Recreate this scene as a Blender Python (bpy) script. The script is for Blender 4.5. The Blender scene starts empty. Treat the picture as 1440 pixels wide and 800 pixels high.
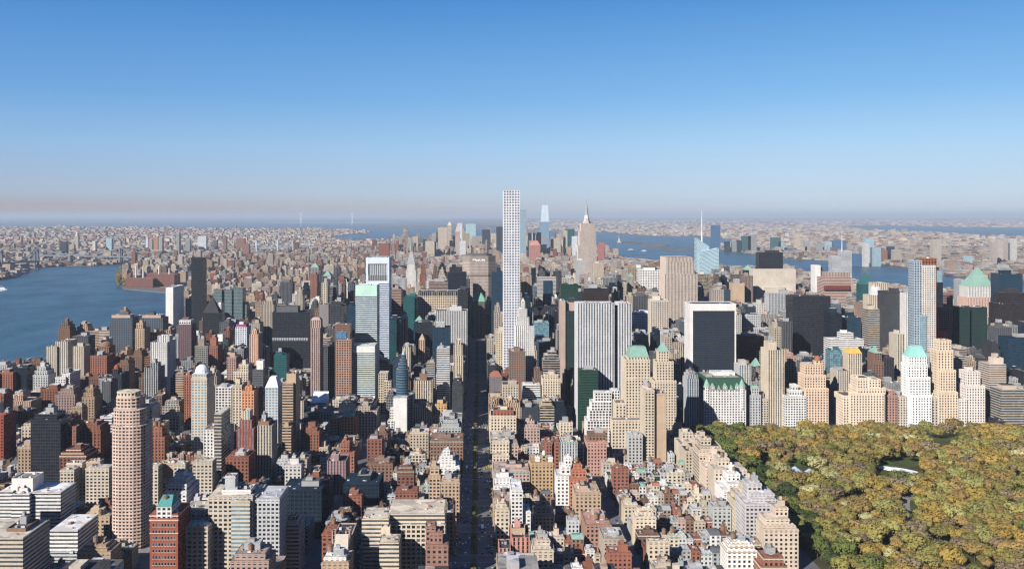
import bpy, math, random
import numpy as np
random.seed(7)
R = random.Random(11)
sc = bpy.context.scene
# ------------------------------------------------------------------ camera, light, exposure
F, HC, VX, VY = 1250.0, 320.0, 674.0, 303.0          # focal length and vanishing point in pixels of a 1440 wide frame, camera height in m
cam = bpy.data.cameras.new('camera'); cam_o = bpy.data.objects.new('camera', cam); sc.collection.objects.link(cam_o)
cam_o.location = (0, 0, HC); cam_o.rotation_euler = (math.radians(90), 0, 0)
cam.sensor_width = 36; cam.lens = F / 1440 * 36
cam.shift_x = 46 / 1440; cam.shift_y = -97 / 1440
cam.clip_start = 1; cam.clip_end = 400000
sc.camera = cam_o
SUN_EL, SUN_AZ = math.radians(30), math.radians(41)  # azimuth: from straight behind the camera towards the left
to_sun = (-math.sin(SUN_AZ) * math.cos(SUN_EL), -math.cos(SUN_AZ) * math.cos(SUN_EL), math.sin(SUN_EL))
world = bpy.data.worlds.new('World'); sc.world = world; world.use_nodes = True
wn = world.node_tree.nodes; wl = world.node_tree.links
bg = wn['Background']; sky = wn.new('ShaderNodeTexSky'); sky.sky_type = 'NISHITA'; sky.sun_disc = False
sky.sun_elevation = SUN_EL
sky.sun_rotation = math.atan2(to_sun[0], to_sun[1])
sky.altitude = 320; sky.air_density = 1.0; sky.dust_density = 0.4; sky.ozone_density = 2.5
def s2l(c, e=.66): return tuple(((x/255)/12.92 if x<10 else (((x/255)+.055)/1.055)**2.4)*e for x in c)
def wnode(t, **k):
    x = wn.new(t)
    for a, b in k.items(): setattr(x, a, b)
    return x
tc = wnode('ShaderNodeTexCoord'); sx = wnode('ShaderNodeSeparateXYZ'); wl.new(tc.outputs['Generated'], sx.inputs[0])
def wramp(sock, *st):
    r = wnode('ShaderNodeValToRGB'); wl.new(sock, r.inputs[0]); e = r.color_ramp.elements
    while len(e) < len(st): e.new(.5)
    for i, (q, c) in enumerate(st): e[i].position = q; e[i].color = (*c, 1)
    return r.outputs[0]
clear = wramp(sx.outputs[2], (0, s2l((186,202,222))), (.022, s2l((188,210,234))), (.075, s2l((166,206,242))), (.13, s2l((122,182,236))), (.235, s2l((66,142,214))), (.5, s2l((46,98,168))), (1, s2l((44,90,156))))
smog = wramp(sx.outputs[2], (0, s2l((166,146,142))), (.009, s2l((164,154,160))), (.024, s2l((162,180,206))), (.075, s2l((140,182,226))), (.13, s2l((102,162,222))), (.235, s2l((58,132,206))), (.5, s2l((42,92,160))), (1, s2l((42,88,154))))
side = wnode('ShaderNodeMapRange'); wl.new(sx.outputs[0], side.inputs[0]); side.inputs[1].default_value = -.5; side.inputs[2].default_value = .35
mxs = wnode('ShaderNodeMix', data_type='RGBA'); wl.new(side.outputs[0], mxs.inputs[0]); wl.new(smog, mxs.inputs[6]); wl.new(clear, mxs.inputs[7])
nish = wnode('ShaderNodeMix', data_type='RGBA', blend_type='MULTIPLY'); nish.inputs[0].default_value = 1; wl.new(sky.outputs[0], nish.inputs[6]); nish.inputs[7].default_value = (.09, .09, .09, 1)
mxn = wnode('ShaderNodeMix', data_type='RGBA'); mxn.inputs[0].default_value = .88; wl.new(nish.outputs[2], mxn.inputs[6]); wl.new(mxs.outputs[2], mxn.inputs[7])
# added dimming of the sky beside and behind camera deepens wall shade; zenith spared
dk = wnode('ShaderNodeMapRange'); dk.interpolation_type = 'SMOOTHSTEP'; wl.new(sx.outputs[1], dk.inputs[0]); dk.inputs[1].default_value = .25; dk.inputs[2].default_value = .75; dk.inputs[3].default_value = .12; dk.inputs[4].default_value = 1.0
up = wnode('ShaderNodeMapRange'); up.interpolation_type = 'SMOOTHSTEP'; wl.new(sx.outputs[2], up.inputs[0]); up.inputs[1].default_value = .35; up.inputs[2].default_value = .8; up.inputs[3].default_value = 0; up.inputs[4].default_value = 1.0
dk0 = dk; dk = wnode('ShaderNodeMath', operation='MAXIMUM'); wl.new(dk0.outputs[0], dk.inputs[0]); wl.new(up.outputs[0], dk.inputs[1])
dm = wnode('ShaderNodeVectorMath', operation='SCALE'); wl.new(mxn.outputs[2], dm.inputs[0]); wl.new(dk.outputs[0], dm.inputs[3])
bt = wnode('ShaderNodeMix', data_type='RGBA', blend_type='MULTIPLY'); bi = wnode('ShaderNodeMath', operation='SUBTRACT'); bi.inputs[0].default_value = 1; wl.new(dk.outputs[0], bi.inputs[1]); wl.new(bi.outputs[0], bt.inputs[0]); wl.new(dm.outputs[0], bt.inputs[6]); bt.inputs[7].default_value = (.55, .85, 1.35, 1)
wl.new(bt.outputs[2], bg.inputs[0]); bg.inputs[1].default_value = 1.0
sl = bpy.data.lights.new('sun', 'SUN'); sl.energy = 5.0; sl.angle = math.radians(0.5); sl.color = (1, 0.94, 0.865)
so = bpy.data.objects.new('sun', sl); sc.collection.objects.link(so)
from mathutils import Vector, Matrix
so.rotation_euler = Vector(to_sun).to_track_quat('Z', 'Y').to_euler()
so.location = (-500, -500, 900)
vs = sc.view_settings; vs.view_transform = 'Standard'; vs.look = 'None'; vs.exposure = 0.60; vs.gamma = 1; vs.use_curve_mapping = False
sc.display_settings.display_device = 'sRGB'
cy = sc.cycles
cy.max_bounces = 4; cy.diffuse_bounces = 1; cy.glossy_bounces = 2; cy.transmission_bounces = 1; cy.volume_bounces = 0; cy.transparent_max_bounces = 4
cy.use_denoising = True; cy.use_adaptive_sampling = False
try:
    cy.denoiser = 'OPENIMAGEDENOISE'; cy.denoising_prefilter = 'NONE'; cy.denoising_input_passes = 'RGB_ALBEDO_NORMAL'
except Exception: pass
cy.caustics_reflective = False; cy.caustics_refractive = False
cy.filter_width = 1.3

# ------------------------------------------------------------------ helpers
def PX(px, D): return (px - VX) * D / F
def PZ(y, D): return HC + (VY - y) * D / F
def GD(y): return F * HC / (y - VY)
def G(px, y):
    D = GD(y); return (PX(px, D), D)
L = lambda *a: a
COL = dict(cream=(.51,.44,.35), tan=(.40,.30,.215), beige=(.46,.41,.34), brown=(.20,.125,.09), brick=(.26,.115,.08), red=(.26,.075,.05),
    orange=(.42,.21,.12), white=(.60,.59,.575), lgrey=(.42,.43,.44), grey=(.30,.31,.32), dgrey=(.10,.105,.115), black=(.042,.044,.05),
    pink=(.38,.29,.25), stone=(.46,.41,.35), bronze=(.045,.028,.02), navy=(.012,.025,.042), teal=(.035,.11,.12), green=(.03,.12,.09),
    silver=(.62,.66,.70), copper=(.20,.33,.28), gold=(.55,.36,.10), dgreen=(.03,.075,.05), ltblue=(.35,.5,.58), blue=(.05,.14,.28), purple=(.25,.06,.14),
    tar=(.05,.05,.055), gravel=(.25,.235,.215), pale=(.42,.41,.40), rust=(.28,.12,.07))
GLS = dict(dk=(.010,.013,.020), blue=(.018,.05,.09), teal=(.012,.075,.08), green=(.008,.035,.028), lt=(.16,.27,.33), bronze=(.02,.012,.01), grey=(.06,.07,.08), sky=(.10,.22,.36))
# style: window share of bay, window share of storey, bay, storey
ST = dict(P=(.50,.56,4.2,4.0), Z=(.62,.5,3.3,3.2), W=(.62,.56,4.0,3.7), R=(1,.48,4,3.5), V=(.52,.93,3.4,3.8), C=(.90,.84,3.0,3.8), G=(.70,.64,4.2,3.9), B=(0,0,4,4), Q=(.66,.70,4.6,4.6), T=(.42,.88,3.5,3.7), S=(1,.72,4,3.9), X=(.68,.68,4.72,4.72))

class MB:
    def __init__(s): s.v=[]; s.f=[]; s.uv=[]; s.w=[]; s.g=[]; s.sm=False
    def face(s, pts, col, gl=(0,0,0), wu=0., wv=0., uv=None):
        n=len(s.v); s.v.extend(pts); s.f.append(tuple(range(n, n+len(pts))))
        s.uv.extend(uv or [(0,0)]*len(pts)); s.w.append((*col, wu)); s.g.append((*gl, wv))
    def prism(s, poly, z0, z1, col, st='B', gl='dk', top=None, cap=True, bottom=False):
        """poly counter-clockwise seen from above; side faces carry window coordinates."""
        wu, wv, bay, fl = ST[st] if isinstance(st, str) else st
        g = (GLS.get(gl) or COL[gl]) if isinstance(gl, str) else gl
        n=len(poly); H=max(1, round((z1-z0)/fl))
        for i in range(n):
            a=poly[i]; b=poly[(i+1)%n]; w=math.hypot(b[0]-a[0], b[1]-a[1]); nb=max(1, round(w/bay))
            s.face([(a[0],a[1],z0),(b[0],b[1],z0),(b[0],b[1],z1),(a[0],a[1],z1)], col, g, wu, wv, [(0,0),(nb,0),(nb,H),(0,H)])
        if cap: s.face([(p[0],p[1],z1) for p in poly], top or col)
        if bottom: s.face([(p[0],p[1],z0) for p in reversed(poly)], col)
    def box(s, x0,x1,y0,y1,z0,z1, col, st='B', gl='dk', top=None, bottom=False, cap=True):
        s.prism([(x0,y0),(x1,y0),(x1,y1),(x0,y1)], z0, z1, col, st, gl, top, cap, bottom)
    def taper(s, poly, z0, z1, k, col, cx=None, cy=None, cap=True, kx=None):
        if cx is None: cx=sum(p[0] for p in poly)/len(poly); cy=sum(p[1] for p in poly)/len(poly)
        kx = k if kx is None else kx
        q=[(cx+(p[0]-cx)*kx, cy+(p[1]-cy)*k) for p in poly]; n=len(poly)
        for i in range(n):
            a,b=poly[i],poly[(i+1)%n]; c,d=q[(i+1)%n],q[i]
            s.face([(a[0],a[1],z0),(b[0],b[1],z0),(c[0],c[1],z1),(d[0],d[1],z1)], col)
        if cap and k>0.01: s.face([(p[0],p[1],z1) for p in q], col)
        return q
    def ngon(s, cx, cy, r, n=12, ry=None, ph=0):
        return [(cx+r*math.cos(ph+2*math.pi*i/n), cy+(ry or r)*math.sin(ph+2*math.pi*i/n)) for i in range(n)]
    def mesh(s, name, mat):
        m=bpy.data.meshes.new(name)
        nv=len(s.v); nl=sum(len(f) for f in s.f); nf=len(s.f)
        m.vertices.add(nv); m.vertices.foreach_set('co', np.array(s.v, dtype=np.float32).ravel())
        m.loops.add(nl); m.loops.foreach_set('vertex_index', np.concatenate([np.array(f) for f in s.f]).astype(np.int32))
        m.polygons.add(nf); ls=np.cumsum([0]+[len(f) for f in s.f[:-1]]).astype(np.int32)
        m.polygons.foreach_set('loop_start', ls); m.polygons.foreach_set('loop_total', np.array([len(f) for f in s.f], dtype=np.int32))
        u=m.uv_layers.new(name='UVMap'); u.data.foreach_set('uv', np.array(s.uv, dtype=np.float32).ravel())
        for nm, d in (('wallcol', s.w), ('glasscol', s.g)):
            a=m.attributes.new(nm, 'FLOAT_COLOR', 'FACE'); a.data.foreach_set('color', np.array(d, dtype=np.float32).ravel())
        m.materials.append(mat); m.update(); m.validate()
        return m
    def build(s, name, mat, parent=None, loc=None):
        if not s.f: return None
        o=bpy.data.objects.new(name, s.mesh(name, mat)); sc.collection.objects.link(o)
        if parent is not None: o.parent=parent
        if loc is not None: o.location=loc
        return o
def tag(o, label=None, cat=None, group=None, kind=None):
    if label: o['label']=label
    if cat: o['category']=cat
    if group: o['group']=group
    if kind: o['kind']=kind
    return o
def empty(name, loc): 
    o=bpy.data.objects.new(name, None); sc.collection.objects.link(o); o.location=loc; o.empty_display_size=5; return o

# ------------------------------------------------------------------ materials
def newmat(name):
    m=bpy.data.materials.new(name); m.use_nodes=True; nt=m.node_tree; nt.nodes.clear()
    o=nt.nodes.new('ShaderNodeOutputMaterial'); b=nt.nodes.new('ShaderNodeBsdfPrincipled'); nt.links.new(b.outputs[0], o.inputs[0])
    return m, nt, b, o
class NG:
    def __init__(s, nt): s.nt=nt
    def n(s, t, **k):
        x=s.nt.nodes.new(t)
        for a,b in k.items(): setattr(x,a,b)
        return x
    def put(s, sock, v):
        if hasattr(v,'is_linked') or hasattr(v,'links'): s.nt.links.new(v, sock)
        else: sock.default_value=v
    def m(s, op, a, b=0.0, c=None):
        x=s.n('ShaderNodeMath', operation=op); s.put(x.inputs[0],a); s.put(x.inputs[1],b)
        if c is not None: s.put(x.inputs[2],c)
        return x.outputs[0]
    def mix(s, f, a, b, mode='MIX'):
        x=s.n('ShaderNodeMix', data_type='RGBA', blend_type=mode); s.put(x.inputs[0],f); s.put(x.inputs[6],a); s.put(x.inputs[7],b); return x.outputs[2]
    def noise(s, vec, scale, detail=3, rough=.6, dims='3D'):
        x=s.n('ShaderNodeTexNoise', noise_dimensions=dims); 
        if vec is not None: s.put(x.inputs['Vector'],vec)
        x.inputs['Scale'].default_value=scale; x.inputs['Detail'].default_value=detail; x.inputs['Roughness'].default_value=rough; return x.outputs[0]
    def ramp(s, f, *st):
        x=s.n('ShaderNodeValToRGB'); s.put(x.inputs[0],f); e=x.color_ramp.elements
        while len(e)<len(st): e.new(.5)
        for i,(p,c) in enumerate(st): e[i].position=p; e[i].color=(*c,1)
        return x.outputs[0]
def facade_material():
    m,nt,b,o=newmat('facade'); g=NG(nt)
    wa=g.n('ShaderNodeAttribute', attribute_name='wallcol'); ga=g.n('ShaderNodeAttribute', attribute_name='glasscol')
    uv=g.n('ShaderNodeUVMap', uv_map='UVMap'); sp=g.n('ShaderNodeSeparateXYZ'); nt.links.new(uv.outputs[0], sp.inputs[0])
    fu=g.m('FRACT', sp.outputs[0]); fv=g.m('FRACT', sp.outputs[1])
    oi=g.n('ShaderNodeObjectInfo'); vary=g.m('ADD', g.m('MULTIPLY', oi.outputs['Random'], .22), .86)
    mu=g.m('LESS_THAN', g.m('ABSOLUTE', g.m('SUBTRACT', fu, .5)), g.m('MULTIPLY', g.m('MULTIPLY', wa.outputs['Alpha'], g.m('ADD', 1., g.m('MULTIPLY', g.m('LESS_THAN', sp.outputs[1], 1.), .45))), .5))
    mv=g.m('LESS_THAN', g.m('ABSOLUTE', g.m('SUBTRACT', fv, .5)), g.m('MULTIPLY', ga.outputs['Alpha'], .5))
    mask=g.m('MULTIPLY', mu, mv)
    cb=g.n('ShaderNodeCombineXYZ')
    nt.links.new(g.m('FLOOR', sp.outputs[0]), cb.inputs[0]); nt.links.new(g.m('FLOOR', sp.outputs[1]), cb.inputs[1]); nt.links.new(g.m('MULTIPLY', oi.outputs['Random'], 97.), cb.inputs[2])
    wnz=g.n('ShaderNodeTexWhiteNoise', noise_dimensions='3D'); nt.links.new(cb.outputs[0], wnz.inputs[0]); r=wnz.outputs[0]
    geo=g.n('ShaderNodeNewGeometry'); pos=geo.outputs['Position']
    n1=g.noise(pos, .045, 4, .65); n2=g.noise(pos, .6, 3, .7)
    stretch=g.n('ShaderNodeMapping'); stretch.inputs['Scale'].default_value=(1,1,.06); nt.links.new(pos, stretch.inputs[0]); n3=g.noise(stretch.outputs[0], .7, 3, .6)
    v=g.m('ADD', g.m('ADD', g.m('MULTIPLY', n1, .6), g.m('MULTIPLY', n2, .5)), g.m('MULTIPLY', n3, .45)); v=g.m('ADD', v, .28)
    wall=g.mix(1., wa.outputs['Color'], g.n('ShaderNodeCombineColor').outputs[0], 'MULTIPLY')
    cc=nt.nodes[-2] if nt.nodes[-2].bl_idname=='ShaderNodeCombineColor' else [x for x in nt.nodes if x.bl_idname=='ShaderNodeCombineColor'][0]
    for i in range(3): nt.links.new(v, cc.inputs[i])
    # blank faces (roofs) get coarse patches of lighter and darker roofing
    blank=g.m('LESS_THAN', wa.outputs['Alpha'], .01)
    vor=g.n('ShaderNodeTexVoronoi', feature='F1'); nt.links.new(pos, vor.inputs['Vector']); vor.inputs['Scale'].default_value=.13
    sv=g.n('ShaderNodeSeparateColor'); nt.links.new(vor.outputs['Color'], sv.inputs[0])
    nz=g.n('ShaderNodeSeparateXYZ'); nt.links.new(geo.outputs['Normal'], nz.inputs[0])
    roofmask=g.m('MULTIPLY', blank, g.m('GREATER_THAN', nz.outputs[2], .9))
    pv=g.m('ADD', g.m('MULTIPLY', sv.outputs[0], .7), .65)
    pc=g.n('ShaderNodeCombineColor'); 
    for i in range(3): nt.links.new(pv, pc.inputs[i])
    wall=g.mix(roofmask, wall, g.mix(1., wall, pc.outputs[0], 'MULTIPLY'))
    blind=g.m('MULTIPLY', g.m('GREATER_THAN', r, .62), g.m('MULTIPLY', g.m('FRACT', g.m('MULTIPLY', r, 17.)), .42))
    glass=g.mix(blind, g.mix(g.m('MULTIPLY', r, .35), ga.outputs['Color'], (.03,.036,.045,1)), g.mix(.5, wa.outputs['Color'], (.02,.02,.02,1)))
    col=g.mix(mask, wall, glass); nt.links.new(col, b.inputs['Base Color'])
    nt.links.new(g.m('SUBTRACT', .85, g.m('MULTIPLY', mask, g.m('ADD', .62, g.m('MULTIPLY', r, .12)))), b.inputs['Roughness'])
    nt.links.new(g.m('ADD',g.m('MULTIPLY',mask,.22),.12),b.inputs['Specular IOR Level'])
    t1=g.n('ShaderNodeVectorMath', operation='SUBTRACT'); nt.links.new(wnz.outputs['Color'], t1.inputs[0]); t1.inputs[1].default_value=(.5,.5,.5)
    t2=g.n('ShaderNodeVectorMath', operation='SCALE'); nt.links.new(t1.outputs[0], t2.inputs[0]); nt.links.new(g.m('MULTIPLY', mask, .14), t2.inputs[3])
    t3=g.n('ShaderNodeVectorMath', operation='ADD'); nt.links.new(geo.outputs['Normal'], t3.inputs[0]); nt.links.new(t2.outputs[0], t3.inputs[1])
    t4=g.n('ShaderNodeVectorMath', operation='NORMALIZE'); nt.links.new(t3.outputs[0], t4.inputs[0]); nt.links.new(t4.outputs[0], b.inputs['Normal'])
    return m
FAC=facade_material()
def simple(name, fn, rough=.9, spec=.3):
    m,nt,b,o=newmat(name); g=NG(nt); geo=g.n('ShaderNodeNewGeometry'); c=fn(g, geo.outputs['Position']); nt.links.new(c, b.inputs['Base Color'])
    b.inputs['Roughness'].default_value=rough; b.inputs['Specular IOR Level'].default_value=spec; return m
M_ASPH=simple('asphalt', lambda g,p: g.ramp(g.m('ADD', g.m('MULTIPLY', g.noise(p,.05,4),.6), g.m('MULTIPLY', g.noise(p,1.2,3),.4)), (.3,(.09,.093,.10)), (.7,(.165,.165,.17))))
M_WALK=simple('pavement', lambda g,p: g.ramp(g.noise(p,.3,5,.7), (.3,(.16,.15,.14)), (.7,(.28,.27,.25))))
M_LINE=simple('road_paint', lambda g,p: g.ramp(g.noise(p,1.,3), (.3,(.16,.16,.16)), (.7,(.42,.42,.41))))
M_BLOCK=simple('block_ground', lambda g,p: g.ramp(g.noise(p,.08,6,.75), (.35,(.03,.045,.02)), (.5,(.10,.09,.075)), (.65,(.2,.18,.16))))
M_LAND=simple('land', lambda g,p: g.ramp(g.m('ADD', g.m('MULTIPLY', g.noise(p,.0012,6,.75),.5), g.m('MULTIPLY', g.noise(p,.012,6,.8),.5)), (.36,(.04,.055,.025)), (.47,(.09,.08,.06)), (.56,(.17,.14,.12)), (.68,(.32,.28,.24))))
M_FARLAND=simple('wooded_land', lambda g,p: g.ramp(g.noise(p,.0006,7,.75), (.35,(.05,.07,.03)), (.55,(.12,.10,.07)), (.72,(.34,.30,.26))))
M_PARK=simple('park_grass', lambda g,p: g.ramp(g.noise(p,.03,6,.7), (.35,(.045,.035,.02)), (.5,(.055,.07,.018)), (.65,(.05,.11,.02))))
def water():
    m,nt,b,o=newmat('water'); g=NG(nt); geo=g.n('ShaderNodeNewGeometry'); p=geo.outputs['Position']
    mp=g.n('ShaderNodeMapping'); mp.inputs['Scale'].default_value=(1,.35,1); nt.links.new(p, mp.inputs[0]); n=g.m('ADD', g.m('MULTIPLY', g.noise(p,.0016,6,.7), .5), g.m('MULTIPLY', g.noise(mp.outputs[0],.012,6,.75), .5)); c=g.ramp(n,(.40,(.013,.05,.078)),(.60,(.04,.115,.17))); nt.links.new(c,b.inputs['Base Color'])
    nt.links.new(g.m('ADD', g.m('MULTIPLY', g.noise(p,.004,4,.6), .3), .18), b.inputs['Roughness'])
    bm=g.n('ShaderNodeBump'); bm.inputs['Strength'].default_value=.5; bm.inputs['Distance'].default_value=3.; nt.links.new(g.m('ADD', g.noise(p,.03,6,.75), g.noise(p,.25,3,.7)), bm.inputs['Height']); nt.links.new(bm.outputs[0], b.inputs['Normal'])
    b.inputs['IOR'].default_value=1.33
    return m
M_WATER=water()
def metal(name, col, r=.4):
    m,nt,b,o=newmat(name); b.inputs['Base Color'].default_value=(*col,1); b.inputs['Roughness'].default_value=r; return m
def objcol(name, var=.5, rough=.8, nscale=.35, hue=None):
    m,nt,b,o=newmat(name); g=NG(nt); oi=g.n('ShaderNodeObjectInfo'); geo=g.n('ShaderNodeNewGeometry')
    n=g.noise(geo.outputs['Position'], nscale, 3, .6); cc=g.n('ShaderNodeCombineColor')
    v=g.m('ADD', g.m('MULTIPLY', n, var), 1-var/2)
    for i in range(3): nt.links.new(v, cc.inputs[i])
    nt.links.new(g.mix(1., oi.outputs['Color'], cc.outputs[0], 'MULTIPLY'), b.inputs['Base Color']); b.inputs['Roughness'].default_value=rough
    b.inputs['Specular IOR Level'].default_value=.2
    return m, nt, b, g
M_LEAF, nt_, b_, g_ = objcol('leaves', .35, .8, .15)
M_BARK=simple('bark', lambda g,p: g.ramp(g.noise(p,1.5,4), (.3,(.05,.035,.025)), (.7,(.12,.09,.065))))
M_PAINT,_,bb,_=objcol('car_paint', .05, .3); bb.inputs['Specular IOR Level'].default_value=.5

# ------------------------------------------------------------------ ground, water, streets
def sheet(name, poly, z, mat, kind='structure', thick=0, px=False):
    if px: poly=[G(*p) for p in poly]
    a=sum(poly[i][0]*poly[(i+1)%len(poly)][1]-poly[(i+1)%len(poly)][0]*poly[i][1] for i in range(len(poly)))
    if a<0: poly=poly[::-1]
    mb=MB(); mb.face([(x,y,z) for x,y in poly], (.5,.5,.5))
    if thick: 
        for i in range(len(poly)):
            p,q=poly[i],poly[(i+1)%len(poly)]; mb.face([(p[0],p[1],z-thick),(q[0],q[1],z-thick),(q[0],q[1],z),(p[0],p[1],z)], (.5,.5,.5))
    o=mb.build(name, mat); tag(o, kind=kind); return o
BIG=190000
sheet('sea_water', [(-BIG,-3000),(BIG,-3000),(BIG,BIG),(-BIG,BIG)], -3, M_WATER)
EAST=[(-1000,-2900),(-1000,700),(-972,1800),(-872,2300),(-880,2700),(-1040,3150),(-1200,3500),(-1309,3700),(-1550,3880),(-1780,4350),(-2115,5200),(-2200,5700),(-2000,6400),(-1500,7200),(-1000,8000),(-500,8800)]
WEST=[(0,9300),(700,9000),(1216,8600),(1100,6600),(1442,5800),(1770,5195),(1867,4124),(2131,3478),(2300,2500),(2500,-2900)]
def shore(pts, D):
    for (x0,d0),(x1,d1) in zip(pts, pts[1:]):
        lo,hi=min(d0,d1),max(d0,d1)
        if lo<=D<=hi: return x0+(x1-x0)*(D-d0)/(d1-d0)
    return 0
sheet('island_ground', EAST+WEST, 0, M_ASPH, thick=4)
BK=[(-1600,450),(-100,402),(0,393),(24,387),(35,380),(50,376.5),(90,373.5),(128,374),(165,371),(300,361),(430,353),(490,351),(560,346.5),(568,341),(548,337),(500,339),(470,337.5),(450,335),(486,330),(522,327),(500,323.5),(440,321.5),(300,321.5),(190,320),(0,318),(-1600,318)]
sheet('far_shore_land', BK, 0.0, M_LAND, px=True, thick=3.5)
NJ=[(742,324),(800,325.5),(860,326.5),(900,331),(1000,333),(1035,338),(1010,347),(1013,352),(1040,354),(1085,362),(1150,366),(1240,371),(1290,378),(1300,384),(1340,388),(1440,394),(3200,420),(3200,306),(1500,305.6),(1000,305.6),(640,308.5),(600,311),(700,314),(742,316)]
sheet('west_shore_land', NJ, 0.0, M_LAND, px=True, thick=3.5)
sheet('outer_land', [(505,317.5),(560,316.5),(640,316),(750,316.5),(750,321),(640,321.5),(600,320),(540,320.5)], .0, M_LAND, px=True, thick=3)
sheet('horizon_land', [(-BIG*.95,56000),(BIG*.95,56000),(BIG*.95,BIG*.98),(-BIG*.95,BIG*.98)], 0.0, M_FARLAND)
sheet('inlet_water', [(1180,318),(1240,317),(1310,318.5),(1440,321),(1700,323),(1700,333),(1440,333.5),(1380,331),(1300,327),(1230,324),(1190,321)], 1.5, M_WATER, px=True)
sheet('harbor_island_land', [(863,341),(872,339.5),(892,339.5),(906,341.5),(895,342.8),(870,342.8)], 0, M_LAND, px=True, thick=3)
sheet('harbor_island_land', [(900,344.5),(915,342.5),(935,342.5),(943,345),(930,347.3),(905,347.3)], 0, M_LAND, px=True, thick=3)
sheet('harbor_pier_land', [(922,351),(940,349.5),(980,349.8),(980,352.3),(930,352.3)], 0, M_LAND, px=True, thick=3)
sheet('small_island_land', [(560,344),(575,341),(600,341),(610,343.5),(590,346.5),(570,346.5)], 0, M_LAND, px=True, thick=3)
AVE=[(-900,9),(-720,13),(-500,13),(-300,14),(-150,10),(-5,18.5),(140,9),(298,10.5),(545,14),(800,14),(1060,14),(1320,14),(1570,14),(1830,14)]
STR=[(1310+80*k, 14 if k in (0,2,17,25) else 8) for k in range(-9,26)]
# raised block plates with kerbs between the streets
AX=[a for a,_ in AVE]
blocks=[]
for k in range(len(STR)-1):
    y0=STR[k][0]+STR[k][1]; y1=STR[k+1][0]-STR[k+1][1]
    xs=[shore(EAST,(y0+y1)/2)+15]+[a for a in AX if a>shore(EAST,(y0+y1)/2)+60]
    for i in range(len(AVE)+1):
        if i==0: xa=shore(EAST,y0)+20; xb=AVE[0][0]-AVE[0][1]
        elif i==len(AVE): xa=AVE[-1][0]+AVE[-1][1]; xb=shore(WEST,y1)-40
        else: xa=AVE[i-1][0]+AVE[i-1][1]; xb=AVE[i][0]-AVE[i][1]
        xa=max(xa, shore(EAST,y0)+14, shore(EAST,y1)+14)
        if xb-xa<25: continue
        if y1<1310 and xa>290: continue            # the park
        blocks.append((xa,xb,y0,y1))
mb=MB()
for xa,xb,y0,y1 in blocks: mb.box(xa,xb,y0,y1,-.5,.14,(.5,.5,.5))
mb.build('block_pavement', M_WALK); tag(bpy.data.objects['block_pavement'], kind='structure')
sheet('park_ground', [(309,300),(1100,300),(1100,1296),(309,1296)], .15, M_PARK, thick=.6)
# avenue: medians and lane lines
mb=MB(); ml=MB(); mx=MB()
for k in range(len(STR)-1):
    y0=STR[k][0]+STR[k][1]+4; y1=STR[k+1][0]-STR[k+1][1]-4
    if y1<2320: mb.box(-8.2,-1.8,y0,y1,-.2,.22,(.5,.5,.5))
    y=y0
    while y<y1 and y<2300:
        for x in (-11.4,-14.6,1.4,4.6): ml.box(x-.09,x+.09,y,y+3,-.1,.006,(.5,.5,.5))
        y+=9
    for yy in (STR[k][0]-STR[k][1]-2.5, STR[k][0]+STR[k][1]-.5):
        if yy<2300:
            for x in np.arange(-21,12,1.3):
                if not -8.4<x<-1.6: mx.box(x,x+.6,yy,yy+2.8,-.1,.006,(.5,.5,.5))
tag(mb.build('median_lawn', M_PARK), kind='structure'); tag(ml.build('lane_markings', M_LINE), kind='structure'); tag(mx.build('crosswalk_markings', M_LINE), kind='structure')

# ------------------------------------------------------------------ building kit
def tank_mesh():
    mb=MB(); w=(.22,.14,.09); 
    for sx in (-1,1):
        for sy in (-1,1): mb.box(sx*1.3-.15,sx*1.3+.15,sy*1.3-.15,sy*1.3+.15,-.5,2.5,(.08,.08,.08))
    p=mb.ngon(0,0,2.1,10); mb.prism(p,2.5,6.3,w,bottom=True); mb.taper(mb.ngon(0,0,2.3,10),6.3,7.9,.02,(.12,.1,.09)); return mb.mesh('water_tank', FAC)
def ac_mesh():
    mb=MB(); mb.box(-1.6,1.6,-1.1,1.1,0,1.7,(.5,.52,.53)); mb.prism(mb.ngon(-.7,0,.6,8),1.7,1.95,(.12,.12,.12)); mb.prism(mb.ngon(.8,0,.6,8),1.7,1.95,(.12,.12,.12)); return mb.mesh('air_unit', FAC)
TANK=tank_mesh(); ACM=ac_mesh()
FOOT=[]                                            # footprints already taken
def relief(mb, x0,x1,y0,y1,z0,z1, col, st, rightside, depth=.45, near2=False):
    """real piers and floor bands standing proud of the window plane, on the front and on the side the street shows."""
    wu,wv,bay,fl = ST[st] if isinstance(st,str) else st
    if wu==0: return
    W=x1-x0; n=max(1,round(W/bay)); b=W/n; H=max(1,round(z1-z0) and round((z1-z0)/fl)); fh=(z1-z0)/H
    Dp=y1-y0; m=max(1,round(Dp/bay)); c=Dp/m
    full = near2 and st in ('P','W','Z')
    if full: depth=.32
    if wu<1 and (wu<.6 or st in ('G','V','X') or full) :
        pw=b*(1-wu)
        for i in range(n+1):
            x=x0+i*b; mb.box(max(x-pw/2,x0),min(x+pw/2,x1),y0-depth,y0,z0,z1+.02,col)
        for i in range(m+1):
            y=y0+i*c; xs=(x1,x1+depth) if rightside else (x0-depth,x0)
            mb.box(xs[0],xs[1],max(y-c*(1-wu)/2,y0+.01),min(y+c*(1-wu)/2,y1),z0,z1+.02,col)
    if wv<.8 and (st in ('R','G','S','X') or full):
        hh=fh*(1-wv); d=depth*.8
        for j in range(H+1):
            z=z0+j*fh; za=max(z-hh/2,z0); zb=min(z+hh/2,z1)
            mb.box(x0-(0 if rightside else d),x1+(d if rightside else 0),y0-d,y1,za,zb,col,bottom=True)
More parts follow.
